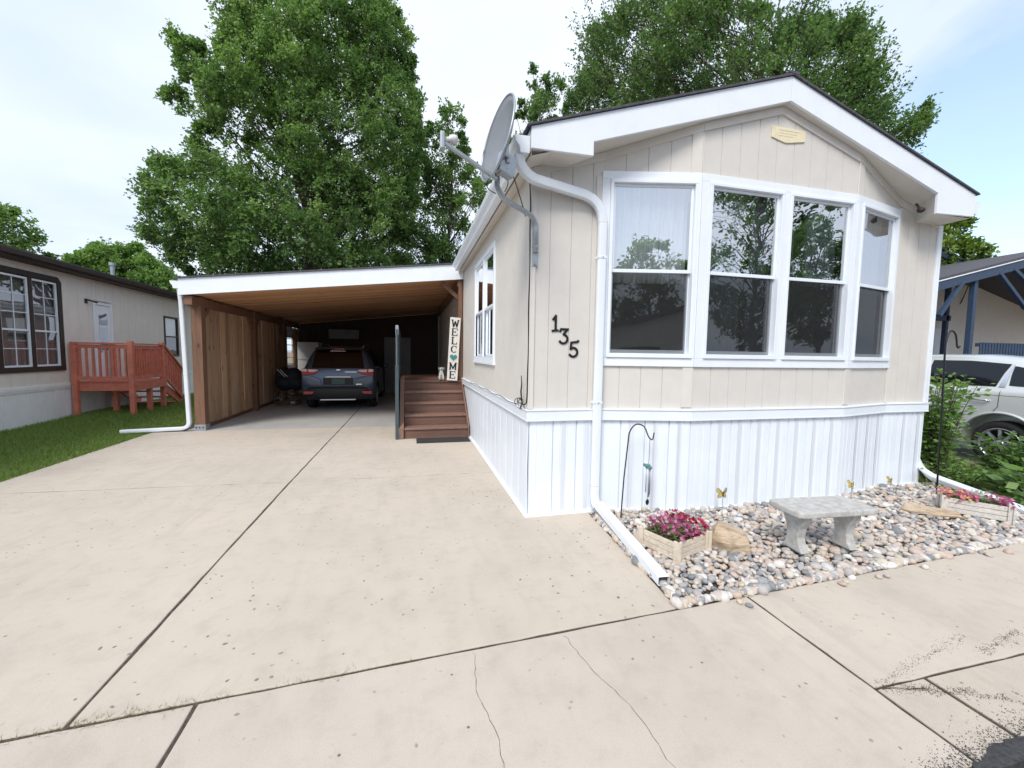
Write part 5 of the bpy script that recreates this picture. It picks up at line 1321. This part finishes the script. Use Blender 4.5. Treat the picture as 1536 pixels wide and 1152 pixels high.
mb = MB(); mb.smooth = True; mb.ellip((15.0, PY+.6, 3.12), (.06, .06, .09)); mb.tube([(15.0, PY+.6, 3.15), (15.0, PY+.6, 3.6)], .02); mb.build('lamp', M['fridge'], nr_)
mb = MB(); mb.box((8.0, 1.4+1.0, -.11), (14, 30, -.005)); tag(mb.build('neighbor_driveway', M['concgrey']), kind='structure')

# ================================================================== GARDEN
bench = thing('garden_bench', 'small weathered concrete bench on curved legs in the river rocks', 'bench', (3.1, 2.45, 0))
BT = Matrix.Translation((3.09, 2.45, 0)) @ Matrix.Rotation(R(-4.5), 4, 'Z')
mb = MB(); hw, hd = .34, .145
outl = []
n = 12
outl = [(-hw, -hd), (-.30, -hd-.012), (.30, -hd-.012), (hw, -hd), (hw+.01, 0), (hw, hd), (.3, hd+.012), (-.3, hd+.012), (-hw, hd), (-hw-.01, 0)]
mb.prism([(a, b) for a, b in outl], .335, .385); xf(mb, BT); mb.build('seat', M['benchc'], bench, .014, 3)
for s in (-1, 1):
    mb = MB(); prof = [(-.125, .0), (-.115, .03), (-.075, .09), (-.06, .15), (-.075, .22), (-.12, .29), (-.125, .336), (.125, .336), (.12, .29), (.075, .22), (.06, .15), (.075, .09), (.115, .03), (.125, 0), (.06, .0), (.04, .035), (-.04, .035), (-.06, 0)]
    mb.prism([(b_, c_) for b_, c_ in prof], s*.215-.035, s*.215+.035, 0); mb.v = [(a, b*.80, max(.045, c)) for a, b, c in mb.v]; xf(mb, BT); mb.build('leg', M['benchc'], bench, .012, 3)

def planter(loc, ang, L, D, hgt, m, label, corner='post'):
    T_ = Matrix.Translation(loc) @ Matrix.Rotation(ang, 4, 'Z')
    t = thing('planter_box', label, 'planter', loc, 'wooden planter boxes in the rock bed')
    for nm, a, b in (('side_panel', (-L/2, -D/2), (L/2, -D/2+.014)), ('side_panel', (-L/2, D/2-.014), (L/2, D/2)), ('end_panel', (-L/2, -D/2+.015), (-L/2+.014, D/2-.015)), ('end_panel', (L/2-.014, -D/2+.015), (L/2, D/2-.015))):
        mb = MB(); nb_ = 3; hh = (hgt-.02)/nb_
        for k in range(nb_): mb.box((*a, .012+hh*k), (*b, .012+hh*(k+1)-.004))
        xf(mb, T_); mb.build(nm, m, t, .002)
    for sx in (-1, 1):
        for sy in (-1, 1):
            mb = MB(); mb.box((sx*L/2-.022-(.006 if sx > 0 else -.006), sy*(D/2+.001)-(0 if sy > 0 else .014), -.01), (sx*L/2+.022-(.006 if sx > 0 else -.006), sy*(D/2+.001)+(.014 if sy > 0 else 0), hgt+.008))
            x_ = sx*(L/2+.001); mb.box((min(x_, x_+sx*.014), sy*D/2-.03, -.01), (max(x_, x_+sx*.014), sy*D/2+.03, hgt+.008)); xf(mb, T_); mb.build('corner_post', m, t, .002)
    mb = MB(); mb.box((-L/2+.016, -D/2+.016, .02), (L/2-.016, D/2-.016, hgt-.03)); xf(mb, T_); mb.build('potting_soil', M['soil'], t)
    return T_
PT1 = planter((1.985, 2.72, .015), R(20), .37, .33, .15, M['plwood'], 'cream wooden planter box of purple and red petunias beside the downspout end')
PT2 = planter((5.26, 2.70, .03), R(-52.5), .44, .22, .16, M['plwood2'], 'weathered white planter box of mixed pink flowers at the right edge')

def flowers(name, label, T_, L, D, z, n, mats, seed, leafm='leafD', hgt=.10):
    t = thing(name, label, 'flowers', tuple(T_ @ Vector((0, 0, z))))
    rs = np.random.default_rng(seed); lv = []; lt_ = []
    for k in range(int(n*5)):
        p = Vector((rs.uniform(-L/2, L/2), rs.uniform(-D/2, D/2), z + rs.uniform(0, hgt*.8))); a = rs.uniform(0, 6.3); s = rs.uniform(.008, .017); tl = rs.uniform(-.6, .8)
        d = Vector((math.cos(a), math.sin(a), tl)); e_ = Vector((-math.sin(a), math.cos(a), 0))
        q = [p, p+d*s+e_*s*.45, p+d*2*s, p+d*s-e_*s*.45]; lv += [tuple(T_ @ v) for v in q]; lt_.append(rs.random())
    np_obj('leaves', np.array(lv), np.arange(len(lv)).reshape(-1, 4), M[leafm], t, np.array(lt_))
    for mi, (mk, frac, x0, x1) in enumerate(mats):
        fv = []; ft = []
        for k in range(int(n*frac)):
            c = Vector((lerp(x0, x1, rs.random())*L/2, rs.uniform(-D/2-.03, D/2+.02), z+hgt*rs.uniform(.35, 1.15))); c.z -= .5*max(0, abs(c.y)-D/2*.8)
            nrm_ = Vector((rs.uniform(-.7, .7), rs.uniform(-1, .2), rs.uniform(.3, 1))).normalized(); u = nrm_.orthogonal().normalized(); w_ = nrm_.cross(u); r = rs.uniform(.012, .018); tn = rs.random()
            for j in range(5):
                a = 2*math.pi*j/5; d = u*math.cos(a)+w_*math.sin(a); e_ = nrm_.cross(d)
                fv += [tuple(T_ @ v) for v in (c-nrm_*.004, c+d*r*.7+e_*r*.55+nrm_*.003, c+d*r*1.1+nrm_*.001, c+d*r*.7-e_*r*.55+nrm_*.003)]; ft.append(np.clip(tn+rs.normal(0, .08), 0, 1))
        np_obj('blossoms', np.array(fv), np.arange(len(fv)).reshape(-1, 4), M[mk], t, np.array(ft))
    return t
flowers('petunia_flowers', 'purple and crimson petunias spilling from the cream planter', PT1, .33, .29, .12, 190, [('petal', .75, -1.1, .35), ('petalred', .5, .3, 1.1)], 3, hgt=.11)
flowers('pink_flowers', 'pink and yellow flowers filling the weathered white planter', PT2, .44, .22, .13, 130, [('petalyellow', .7, -1.1, .1), ('petal', .4, .3, 1.15)], 5, hgt=.07)
def sprig(T_, x, y, z, parent_label, seed):
    rs = np.random.default_rng(seed); lv = []
    for k in range(40):
        a = rs.uniform(0, 6.3); el = rs.uniform(.2, 1.3); d = Vector((math.cos(a)*math.cos(el), math.sin(a)*math.cos(el), math.sin(el))); s = rs.uniform(.018, .035); e_ = d.orthogonal().normalized(); p = Vector((x+rs.uniform(-.03, .03), y+rs.uniform(-.03, .03), z))
        lv += [tuple(T_ @ v) for v in (p, p+d*s+e_*.007, p+d*2*s, p+d*s-e_*.007)]
    o = np_obj('dusty_miller', np.array(lv), np.arange(len(lv)).reshape(-1, 4), M['silverleaf'], tint=rs.random(len(lv)//4)); tag(o, parent_label, 'plant')
sprig(PT1, .06, -.06, .17, 'silvery leaved plant in the middle of the cream planter', 1)
sprig(PT2, .02, .03, .19, 'silvery leaved plant in the middle of the weathered white planter', 2)

def rock(name, label, verts2d, z0, z1, shrink, ang=0, seed=1, tilt=0):
    bm = bmesh.new(); rs = random.Random(seed)
    n = len(verts2d); cx = sum(p[0] for p in verts2d)/n; cy = sum(p[1] for p in verts2d)/n
    lay = []
    for j, (z, k) in enumerate(((z0, 1.0), (lerp(z0, z1, .45), 1.04), (lerp(z0, z1, .85), .92*shrink+.08), (z1, shrink))):
        lay.append([bm.verts.new((cx+(x-cx)*k*rs.uniform(.94, 1.06), cy+(y-cy)*k*rs.uniform(.94, 1.06), z*rs.uniform(.96, 1.04)+tilt*(x-cx)*(j > 1))) for x, y in verts2d])
    for a, b in zip(lay, lay[1:]):
        for i in range(n): bm.faces.new((a[i], a[(i+1) % n], b[(i+1) % n], b[i]))
    bm.faces.new(lay[-1]); bm.faces.new(lay[0][::-1])
    bmesh.ops.subdivide_edges(bm, edges=bm.edges, cuts=3, use_grid_fill=True)
    from mathutils import noise as mn
    for v in bm.verts:
        p = v.co*11; v.co += Vector((mn.noise(p), mn.noise(p+Vector((9, 0, 0))), mn.noise(p+Vector((0, 9, 0)))))*.014 + Vector((mn.noise(p*3), mn.noise(p*3+Vector((9, 0, 0))), mn.noise(p*3+Vector((0, 9, 0)))))*.004
    c = Vector((cx, cy, z0))
    for v in bm.verts: v.co -= c
    me = bpy.data.meshes.new(name); bm.to_mesh(me); bm.free(); me.materials.append(M['rock'])
    o = bpy.data.objects.new(name, me); COL.objects.link(o); o.location = c; tag(o, label, 'rock'); return o
rock('boulder', 'blocky tan sandstone boulder to the right of the cream planter', [(2.29, 2.66), (2.35, 2.54), (2.49, 2.50), (2.56, 2.60), (2.52, 2.74), (2.38, 2.79)], .01, .185, .72, seed=4, tilt=-.25)
rock('flat_stone', 'thin flat tan flagstone lying on the rocks near the right planter', [(4.66, 2.90), (4.78, 2.72), (4.98, 2.62), (5.06, 2.70), (4.96, 2.86), (4.80, 2.98)], .035, .075, .93, seed=8)

# shepherd hooks
def hook(label, base, pts, r=.006):
    mb = MB(); mb.smooth = True; mb.tube(pts, r, 8); o = mb.build('shepherd_hook', M['black']); tag(o, label, 'garden hook', 'black shepherd hooks in the rock bed'); return o
hook('short black shepherd hook with a wind chime in the rocks by the downspout', None, [(1.865, 3.33, 0), (1.885, 3.33, .4), (1.915, 3.33, .74)] + arc3((1.92, 3.33, .80), (1.97, 3.33, .93), (2.07, 3.33, .86), 9) + arc3((2.09, 3.33, .83), (2.13, 3.33, .72), (2.165, 3.33, .74), 7) + [(2.175, 3.33, .80)])
hook('tall black shepherd hook at the right corner of the house', None, [(5.63, 3.2, 0), (5.60, 3.2, .8), (5.56, 3.2, 1.60)] + arc3((5.56, 3.2, 1.68), (5.60, 3.2, 1.90), (5.70, 3.2, 1.78), 9) + arc3((5.72, 3.2, 1.72), (5.735, 3.2, 1.60), (5.78, 3.2, 1.66), 6), .009)
chm = thing('wind_chime', 'small teal wind chime hanging from the short black hook', 'wind chime', (2.14, 3.33, .55))
mb = MB(); mb.tube([(2.135, 3.33, .735), (2.133, 3.33, .50)], .0022, 5); mb.tube([(2.133, 3.33, .47), (2.133, 3.33, .17)], .0016, 5); mb.build('cord', M['cable'], chm)
mb = MB(); mb.smooth = True; mb.ellip((2.12, 3.33, .495), (.032, .018, .018), 12, 8); mb.ellip((2.088, 3.33, .505), (.014, .012, .014), 10, 7); mb.lathe([(0, .49), (.028, .485), (.03, .47), (0, .468)], (2.135, 3.33, 0), (0, 0, 1), 14); mb.build('top_ornament', M['teal'], chm)
for k, (dx, dy, l) in enumerate(((-.022, 0, .22), (-.008, -.018, .26), (.012, -.012, .24), (.02, .012, .27))):
    mb = MB(); mb.smooth = True; mb.tube([(2.133+dx, 3.33+dy, .466), (2.133+dx, 3.33+dy, .466-l)], .0042, 8); mb.build('chime_tube', M['galv'], chm)
mb = MB(); mb.smooth = True; mb.ellip((2.133, 3.33, .15), (.018, .006, .028), 10, 8); mb.build('wind_catcher', M['black'], chm)

def butterfly(label, base, h, ang, s=.05):
    t = thing('butterfly_stake', label, 'garden stake', base, 'butterfly garden stakes in the rock bed')
    T_ = Matrix.Translation((base[0], base[1], base[2]+h)) @ Matrix.Rotation(ang, 4, 'Z')
    mb = MB(); mb.tube([base, (base[0], base[1], base[2]+h-.01)], .0025, 6); mb.build('rod', M['galv'], t)
    for sx in (-1, 1):
        up_ = [(0, .0), (.25, .55), (.75, 1.0), (1.0, .85), (.95, .35), (.55, .05), (.8, -.3), (.7, -.65), (.35, -.6), (.05, -.15)]
        W = [(sx*a*s, 0.35*abs(a)*s, b*s) for a, b in up_]
        mb = MB(); mb.add([T_ @ Vector(p) for p in W] + [T_ @ (Vector(p)+Vector((0, .002, 0))) for p in W], [tuple(range(10)), tuple(range(10, 20))[::-1]] + [(i, (i+1) % 10, 10+(i+1) % 10, 10+i) for i in range(10)]); wg = mb.build('wing', M['yellowwing'], t)
        mb = MB(); mb.tube([T_ @ (Vector(p)+Vector((0, -.001, 0))) for p in W+[W[0]]], .0022, 5); mb.tube([T_ @ Vector((0, -.001, 0)), T_ @ Vector((sx*.6*s, .2*s-.002, .5*s))], .0015, 4); mb.build('wing_edge', M['black'], wg)
    mb = MB(); mb.smooth = True; mb.ellip(T_ @ Vector((0, -.002, 0)), (.005, .005, .028), 8, 8); mb.build('body', M['black'], t)
    return t
M['yellowwing'] = paint('yellow_enamel', (.62, .48, .12), .5, .3, 60)
butterfly('yellow butterfly garden stake standing just behind the tan boulder', (2.80, 3.15, 0), .24, 0, .055)
butterfly('yellow butterfly garden stake behind the right end of the bench', (4.60, 3.34, 0), .15, R(70), .05)
butterfly('yellow butterfly garden stake nearest the right corner of the white skirting', (5.06, 3.28, 0), .19, R(62), .045)

# ================================================================== FOLIAGE
def in_poly(P, poly):
    x, y = P[:, 0], P[:, 1]; ins = np.zeros(len(P), bool); n = len(poly)
    for i in range(n):
        x1, y1 = poly[i]; x2, y2 = poly[(i+1) % n]
        c = ((y1 > y) != (y2 > y)) & (x < (x2-x1)*(y-y1)/((y2-y1) if y2 != y1 else 1e-9)+x1); ins ^= c
    return ins
def edge_dist(P, poly):
    d = np.full(len(P), 1e9); n = len(poly)
    for i in range(n):
        a = np.array(poly[i]); b = np.array(poly[(i+1) % n]); ab = b-a; t = np.clip(((P-a) @ ab)/(ab @ ab + 1e-12), 0, 1)
        d = np.minimum(d, np.linalg.norm(P-(a+t[:, None]*ab), axis=1))
    return d
def leafquads(rs, base, d, size, up=.5, flat=1.0):
    """folded leaf quads at base points pointing along d"""
    n = len(base); d = d/np.linalg.norm(d, axis=1, keepdims=True)
    nr = rs.normal(0, 1, (n, 3)); nr[:, 2] = np.abs(nr[:, 2])*flat + up
    s = np.cross(d, nr); s /= np.linalg.norm(s, axis=1, keepdims=True)+1e-9
    L = size[:, None]; w_ = L*rs.uniform(.28, .40, n)[:, None]
    V = np.stack([base, base+d*L*.5+s*w_, base+d*L, base+d*L*.5-s*w_], 1)
    return V
def tree(name, label, poly, th, D, seed, nclump, ntwig, nleaf, leaf, leafm, clump_r=(.4, .85), base_u=0, depth=2.6, trunk_r=.25, group=None, sprayup=.35, lat=.6, z0=0, aspect=1.0):
    rs = np.random.default_rng(seed); th = R(th); n_ = np.array([math.sin(th), math.cos(th), 0]); u_ = np.array([math.cos(th), -math.sin(th), 0])
    poly = [tuple(p) for p in poly]; A = np.array(poly)
    t = thing(name, label, 'tree', tuple(n_*D+u_*base_u + np.array([0, 0, z0])), group)
    c2_ = []
    while len(c2_) < nclump:
        P = rs.uniform(A.min(0), A.max(0), (400, 2)); P = P[in_poly(P, poly)]; c2_ += [tuple(p) for p in P]
    c2_ = np.array(c2_[:nclump]); ed = edge_dist(c2_, poly)
    wd = rs.uniform(-1, 1, nclump)*np.minimum(depth, ed*1.25+.3)
    r = np.minimum(rs.uniform(*clump_r, nclump), ed+.12)
    W = u_[None]*c2_[:, :1] + n_[None]*(D+wd)[:, None] + np.array([0, 0, 1])[None]*c2_[:, 1:2]
    ctr = u_*np.mean(A[:, 0]) + n_*D + np.array([0, 0, A[:, 1].min()*.6+A[:, 1].max()*.4])
    Vs = []; Ts = []; tw = MB()
    for i in range(nclump):
        out_ = W[i]-ctr; out_ /= np.linalg.norm(out_)+1e-9
        dr = rs.normal(0, 1, (ntwig, 3))*lat; dr += out_*.55 + np.array([0, 0, sprayup]); dr /= np.linalg.norm(dr, axis=1, keepdims=True)
        Lk = r[i]*rs.uniform(.55, 1.15, ntwig)
        tpos = rs.uniform(.25, 1.0, (ntwig, nleaf))
        st = W[i] + rs.normal(0, .25, (ntwig, 3))*r[i]
        base = st[:, None] + dr[:, None]*(tpos*Lk[:, None])[..., None] + rs.normal(0, leaf*.35, (ntwig, nleaf, 3))
        ld = dr[:, None]*.6 + rs.normal(0, .6, (ntwig, nleaf, 3)) + np.array([0, 0, -.15])
        b = base.reshape(-1, 3); Vs.append(leafquads(rs, b, ld.reshape(-1, 3), leaf*rs.uniform(.6, 1.25, len(b))))
        Ts.append(np.clip(rs.normal(.48, .16) + rs.normal(0, .16, len(b)) + .12*(tpos.reshape(-1)-.5), 0, 1))
        for k in range(0, ntwig, 4): tw.tube([st[k], st[k]+dr[k]*Lk[k]], [.012, .003], 3, False)
    V = np.concatenate(Vs).reshape(-1, 3); T = np.concatenate(Ts)
    np_obj('crown', V, np.arange(len(V)).reshape(-1, 4), M[leafm], t, T)
    # trunk and limbs
    top = A[:, 1].max(); mb = MB(); mb.smooth = True
    def W3(u, z, w=0): return u_*u + n_*(D+w) + np.array([0, 0, z])
    nz = 9; tz = np.linspace(z0-.1, top*.86, nz); um = np.mean(A[:, 0]); cu = [lerp(base_u, um, min(1, max(0, (z-1)/(top))))+rs.normal(0, .07) for z in tz]
    tp = [W3(cu[k], tz[k], rs.normal(0, .08)) for k in range(nz)]; tr_ = [trunk_r*(1-.9*k/(nz-1))+.015 for k in range(nz)]; tr_[0] *= 1.25
    mb.tube(tp, tr_, 10)
    idx = rs.choice(nclump, min(nclump, 110), replace=False)
    for i in idx:
        tgt = W[i]; z = tgt[2] - rs.uniform(.6, 3.0) - .3*np.linalg.norm((tgt-W3(um, tgt[2]))[:2]); z = np.clip(z, max(z0+1.0, top*.14), top*.8)
        k = int(np.clip(np.searchsorted(tz, z), 1, nz-1)); f = (z-tz[k-1])/(tz[k]-tz[k-1]); s = tp[k-1]*(1-f)+tp[k]*f
        m1 = s*.55+tgt*.45 + np.array([0, 0, rs.uniform(.1, .5)])+rs.normal(0, .12, 3); rr = max(.02, (tr_[k-1]*(1-f)+tr_[k]*f)*rs.uniform(.25, .5))
        mb.tube([s, (s+m1)/2+rs.normal(0, .05, 3), m1, tgt], [rr, rr*.75, rr*.5, .012], 6, False)
    tro = mb.build('trunk', M['bark'], t); tw.build('twigs', M['bark'], t)
    return t
big = [(-3.4, 12.74), (-3.48, 12.25), (-3.36, 11.74), (-3.64, 11.5), (-3.7, 11.87), (-4.09, 12.13), (-4.61, 11.88), (-4.66, 11.57), (-4.45, 11.1), (-4.44, 10.41), (-4.96, 10.19), (-5.0, 10.03), (-4.75, 9.79), (-4.45, 9.33), (-4.04, 9.58), (-3.99, 9.2), (-4.34, 8.65), (-4.16, 8.13), (-5.21, 7.83), (-5.29, 7.43), (-5.86, 6.93), (-5.64, 6.44), (-5.53, 5.99), (-5.61, 5.58), (-5.51, 5.05), (-4.94, 4.8), (-4.95, 4.47), (-4.49, 4.2), (-4.46, 3.29), (2.91, 3.81), (3.43, 7.38), (3.43, 8.86), (3.63, 10.37), (3.73, 11.17), (3.53, 11.98), (3.13, 12.35), (3.43, 12.9), (3.14, 13.75), (3.24, 14.44), (2.95, 14.89), (2.29, 15.84), (0.04, 16.1), (-2.08, 14.63)]
tree('broadleaf_tree', 'very tall dense green tree towering behind the carport roof', big, -10, 18.2, 21, 820, 26, 15, .105, 'leafA', (.40, .85), 0, 2.7, .27, sprayup=.2)
sec = [(-1.15, 11.97), (-0.69, 12.35), (-0.11, 12.51), (0.36, 12.33), (0.25, 11.52), (0.6, 10.75), (0.73, 10.3), (1.57, 9.67), (1.46, 8.96), (1.23, 7.89), (0.75, 6.92), (0.52, 6.44), (0.16, 6.07), (0.17, 4.88), (-2.78, 4.77), (-2.76, 8.23), (-1.61, 10.58)]
tree('broadleaf_tree', 'narrower green tree right of the tall one, behind the satellite dish arm', sec, 6, 20, 22, 120, 22, 13, .125, 'leafA', (.35, .65), -.6, 1.4, .14)
bk = [(-6.54, 10.81), (-5.86, 10.98), (-6.1, 12.27), (-5.51, 12.31), (-5.53, 13.15), (-4.52, 12.79), (-4.55, 13.59), (-4.08, 13.63), (-3.06, 13.55), (-1.49, 12.62), (-0.44, 12.01), (0.2, 11.48), (0.56, 11.16), (1.21, 11.11), (1.3, 10.8), (1.63, 10.5), (2.06, 10.79), (2.2, 10.82), (2.51, 10.45), (2.78, 10.56), (2.96, 10.46), (2.96, 9.94), (3.17, 9.7), (3.13, 9.28), (3.49, 8.91), (3.45, 8.5), (3.78, 8.32), (4.16, 8.37), (4.33, 7.67), (4.15, 7.46), (4.24, 7.1), (4.01, 6.82), (3.9, 6.5), (4.16, 6.36), (4.19, 5.93), (2.6, 5.6), (0.63, 5.4), (-2.86, 7.2), (-6.65, 9.0)]
tree('spreading_tree', 'wide tree with upswept feathery branches above the house roof', [(u-(.75 if u > 2.9 else .3 if u > 2 else 0), z) for u, z in bk], 44, 15, 23, 430, 30, 16, .080, 'leafB', (.55, 1.1), .5, 2.4, .28, sprayup=.55, lat=.34)
mid = [(-1.38, 13.13), (-1.22, 14.33), (-0.88, 15.0), (-1.14, 16.02), (-0.73, 16.68), (-0.31, 16.51), (-0.08, 15.83), (0.52, 15.65), (1.22, 15.81), (1.24, 14.96), (0.9, 14.46), (0.74, 13.62), (-0.32, 13.29), (-0.3, 11.22), (-1.54, 9.5), (-2.2, 10.5)]
tree('slender_tree', 'slender sparse tree top rising just right of the satellite dish', mid, 17, 23, 24, 50, 24, 14, .12, 'leafB', (.5, .95), 0, 1.0, .16, sprayup=.6, lat=.4)
lf = [(0.0, 8.6), (0.65, 8.13), (1.22, 7.1), (1.52, 6.74), (2.2, 6.82), (2.51, 6.56), (2.26, 6.1), (2.55, 5.85), (3.03, 5.57), (2.67, 5.25), (3.23, 4.94), (3.49, 4.13), (2.5, 3.6), (-3, 3.6), (-3.4, 7.5), (-2, 9)]
tree('locust_tree', 'feathery light green tree at the far left above the brown eave', lf, -40, 26, 25, 130, 24, 14, .12, 'leafD', (.6, 1.1), 0, 2, .2, lat=.5)
mp = [(-1.53, 5.44), (-1.27, 6.19), (-0.94, 6.02), (-0.32, 6.76), (0.05, 6.83), (0.16, 6.52), (1.07, 6.96), (1.4, 6.53), (1.76, 5.95), (2.31, 5.93), (2.67, 5.36), (2.94, 4.65), (3.05, 3.2), (1.5, 2.5), (-0.43, 2.5), (-2.2, 3.3)]
tree('round_tree', 'rounded light green tree between the left house roof and the carport', mp, -30, 30, 26, 190, 26, 14, .14, 'leafD', (.5, .9), .6, 1.9, .2)
yl = [(-0.9, 7.0), (-0.53, 7.13), (0.02, 7.21), (0.34, 6.81), (0.51, 6.35), (0.35, 6.05), (0.89, 5.64), (1.05, 5.26), (0.77, 4.86), (-0.38, 4.2), (-2, 4.4), (-1.9, 6.4)]
tree('yellow_green_tree', 'bright yellow-green tree between the right house corner and the blue porch', yl, 60, 24, 27, 40, 18, 12, .17, 'leafC', (.5, .9), -.3, 1.2, .14, sprayup=.4, lat=.5)  # yellow-green is the leaf colour of the whole crown

# plants at the right corner
def plant(name, label, loc, hgt, rad, n, leaf, leafm, seed, stems=14, droop=.0, cat='plant', group=None):
    rs = np.random.default_rng(seed); t = thing(name, label, cat, loc, group); Vs = []; mb = MB(); mb.smooth = True
    for k in range(stems):
        a = rs.uniform(0, 6.283); lean_ = rs.uniform(.1, 1)*rad; h = hgt*rs.uniform(.6, 1.05); p0 = np.array(loc)+np.array([rs.normal(0, .05), rs.normal(0, .05), 0]); p2 = p0+np.array([math.cos(a)*lean_, math.sin(a)*lean_, h]); p1 = p0*.6+p2*.4+np.array([0, 0, h*.2])
        ts = np.linspace(0, 1, 7); C_ = [p0*(1-q)**2+p1*2*q*(1-q)+p2*q*q for q in ts]; mb.tube(C_, [.006*(1-.7*q)+.001 for q in ts], 5, False)
        m_ = max(3, n//stems); q = rs.uniform(.12, 1, m_); b = p0*((1-q)**2)[:, None]+p1*(2*q*(1-q))[:, None]+p2*(q*q)[:, None]
        aa = rs.uniform(0, 6.283, m_); d = np.stack([np.cos(aa), np.sin(aa), rs.uniform(-.3, .7, m_)-droop], 1)
        # short side shoot, so leaves sit off the stem
        b = b + d*leaf*rs.uniform(.2, 1.6, m_)[:, None]; Vs.append(leafquads(rs, b, d, leaf*rs.uniform(.6, 1.2, m_), .9))
    V = np.concatenate(Vs).reshape(-1, 3); np_obj('leaves', V, np.arange(len(V)).reshape(-1, 4), M[leafm], t, np.clip(rs.normal(.5, .22, len(V)//4), 0, 1)); mb.build('stems', M['bark'], t); return t
plant('tall_shrub', 'tall leafy green shrub growing against the right house corner', (6.45, 3.72, -.02), 1.32, .36, 1900, .075, 'leafD', 31, 34, cat='shrub')
plant('leafy_plant', 'dark green broad-leaved plant in front of the silver car wheel', (7.15, 3.35, -.02), .62, .50, 520, .10, 'leafB', 32, 16, .1)
plant('leafy_plant', 'grey-green tall-stemmed plant at the right edge before the silver car', (7.65, 3.20, -.02), .70, .45, 480, .09, 'leafA', 33, 16, .1)
plant('leafy_plant', 'low broad dark leaves just above the weathered white planter', (6.55, 2.95, -.02), .34, .42, 330, .13, 'leafA', 34, 14, .15)
plant('fern_clump', 'low feathery bright green clump beside the right downspout', (6.30, 3.38, -.02), .34, .34, 900, .05, 'leafD', 35, 26, 0)
plant('leafy_plant', 'low green plant between the right planter and the edge of view', (6.15, 2.62, -.02), .22, .30, 260, .09, 'leafB', 36, 12, .2)
plant('leafy_plant', 'bushy green plant tucked behind the tall shrub', (6.95, 4.15, -.02), .75, .40, 520, .08, 'leafB', 37, 16)
def fgc():
    return (random.uniform(5.9, 8.1), random.uniform(2.5, 4.6), -.03)
blades(7000, fgc, .10, .006, 'ground_cover', M['grass'], 'low green ground cover around the plants at right', 'ground cover', .8)
mb = MB(); mb.box((5.8, 2.35, -.05), (8.05, 5.0, -.018)); tag(mb.build('garden_soil', M['soil']), kind='structure')

# ================================================================== ACROSS THE STREET (seen mirrored in the window panes)
ac = thing('street_house', 'dark grey house across the street, mirrored in the bay window panes', 'house', (7, -17, 0))
mb = MB(); mb.box((1.5, -22, 0), (13.5, -17, 2.7)); mb.prism([(1.5, 2.7), (13.5, 2.7), (7.5, 4.3)], -22, -17, 1); mb.build('wall', M['nbwall'], ac)
mb = MB(); mb.prism([(1.0, 2.55), (7.5, 4.35), (14, 2.55), (14, 2.8), (7.5, 4.6), (1.0, 2.8)], -22.4, -16.6, 1); mb.build('roof', M['shingle'], ac)
mb = MB(); mb.box((3, -16.98, .9), (5, -16.95, 2.1)); mb.box((8.5, -16.98, .9), (11.5, -16.95, 2.1)); mb.build('windows', M['black'], ac)
circ = lambda cx, cz_, rx, rz: [(cx+rx*math.cos(a)*(1+.12*math.sin(5*a)), cz_+rz*math.sin(a)*(1+.1*math.cos(4*a))) for a in np.linspace(0, 2*math.pi, 24)[:-1]]
tree('street_tree', 'tall dark tree across the street, mirrored in the left middle pane', circ(0, 9, 3.6, 6.6), 125, 24.5, 41, 130, 20, 10, .19, 'leafB', (.6, 1.2), 0, 2.5, .15)
tree('street_tree', 'second tree across the street, mirrored in the right middle pane', circ(1.6, 7.5, 2.2, 4.6), 118.5, 33, 42, 80, 20, 10, .19, 'leafB', (.6, 1.0), 1.2, 2.0, .13)
tree('street_tree', 'low tree across the street, mirrored at the foot of the leftmost upper pane', circ(0, 5.2, 3.8, 4.2), 168, 25, 43, 80, 16, 9, .28, 'leafB', (.6, 1.1), 0, 2.0, .2)
tree('street_tree', 'low tree far down the street, mirrored at the foot of the rightmost pane', circ(0, 4.2, 4.2, 3.2), 104, 36, 44, 80, 16, 9, .28, 'leafB', (.6, 1.1), 0, 2.0, .2)
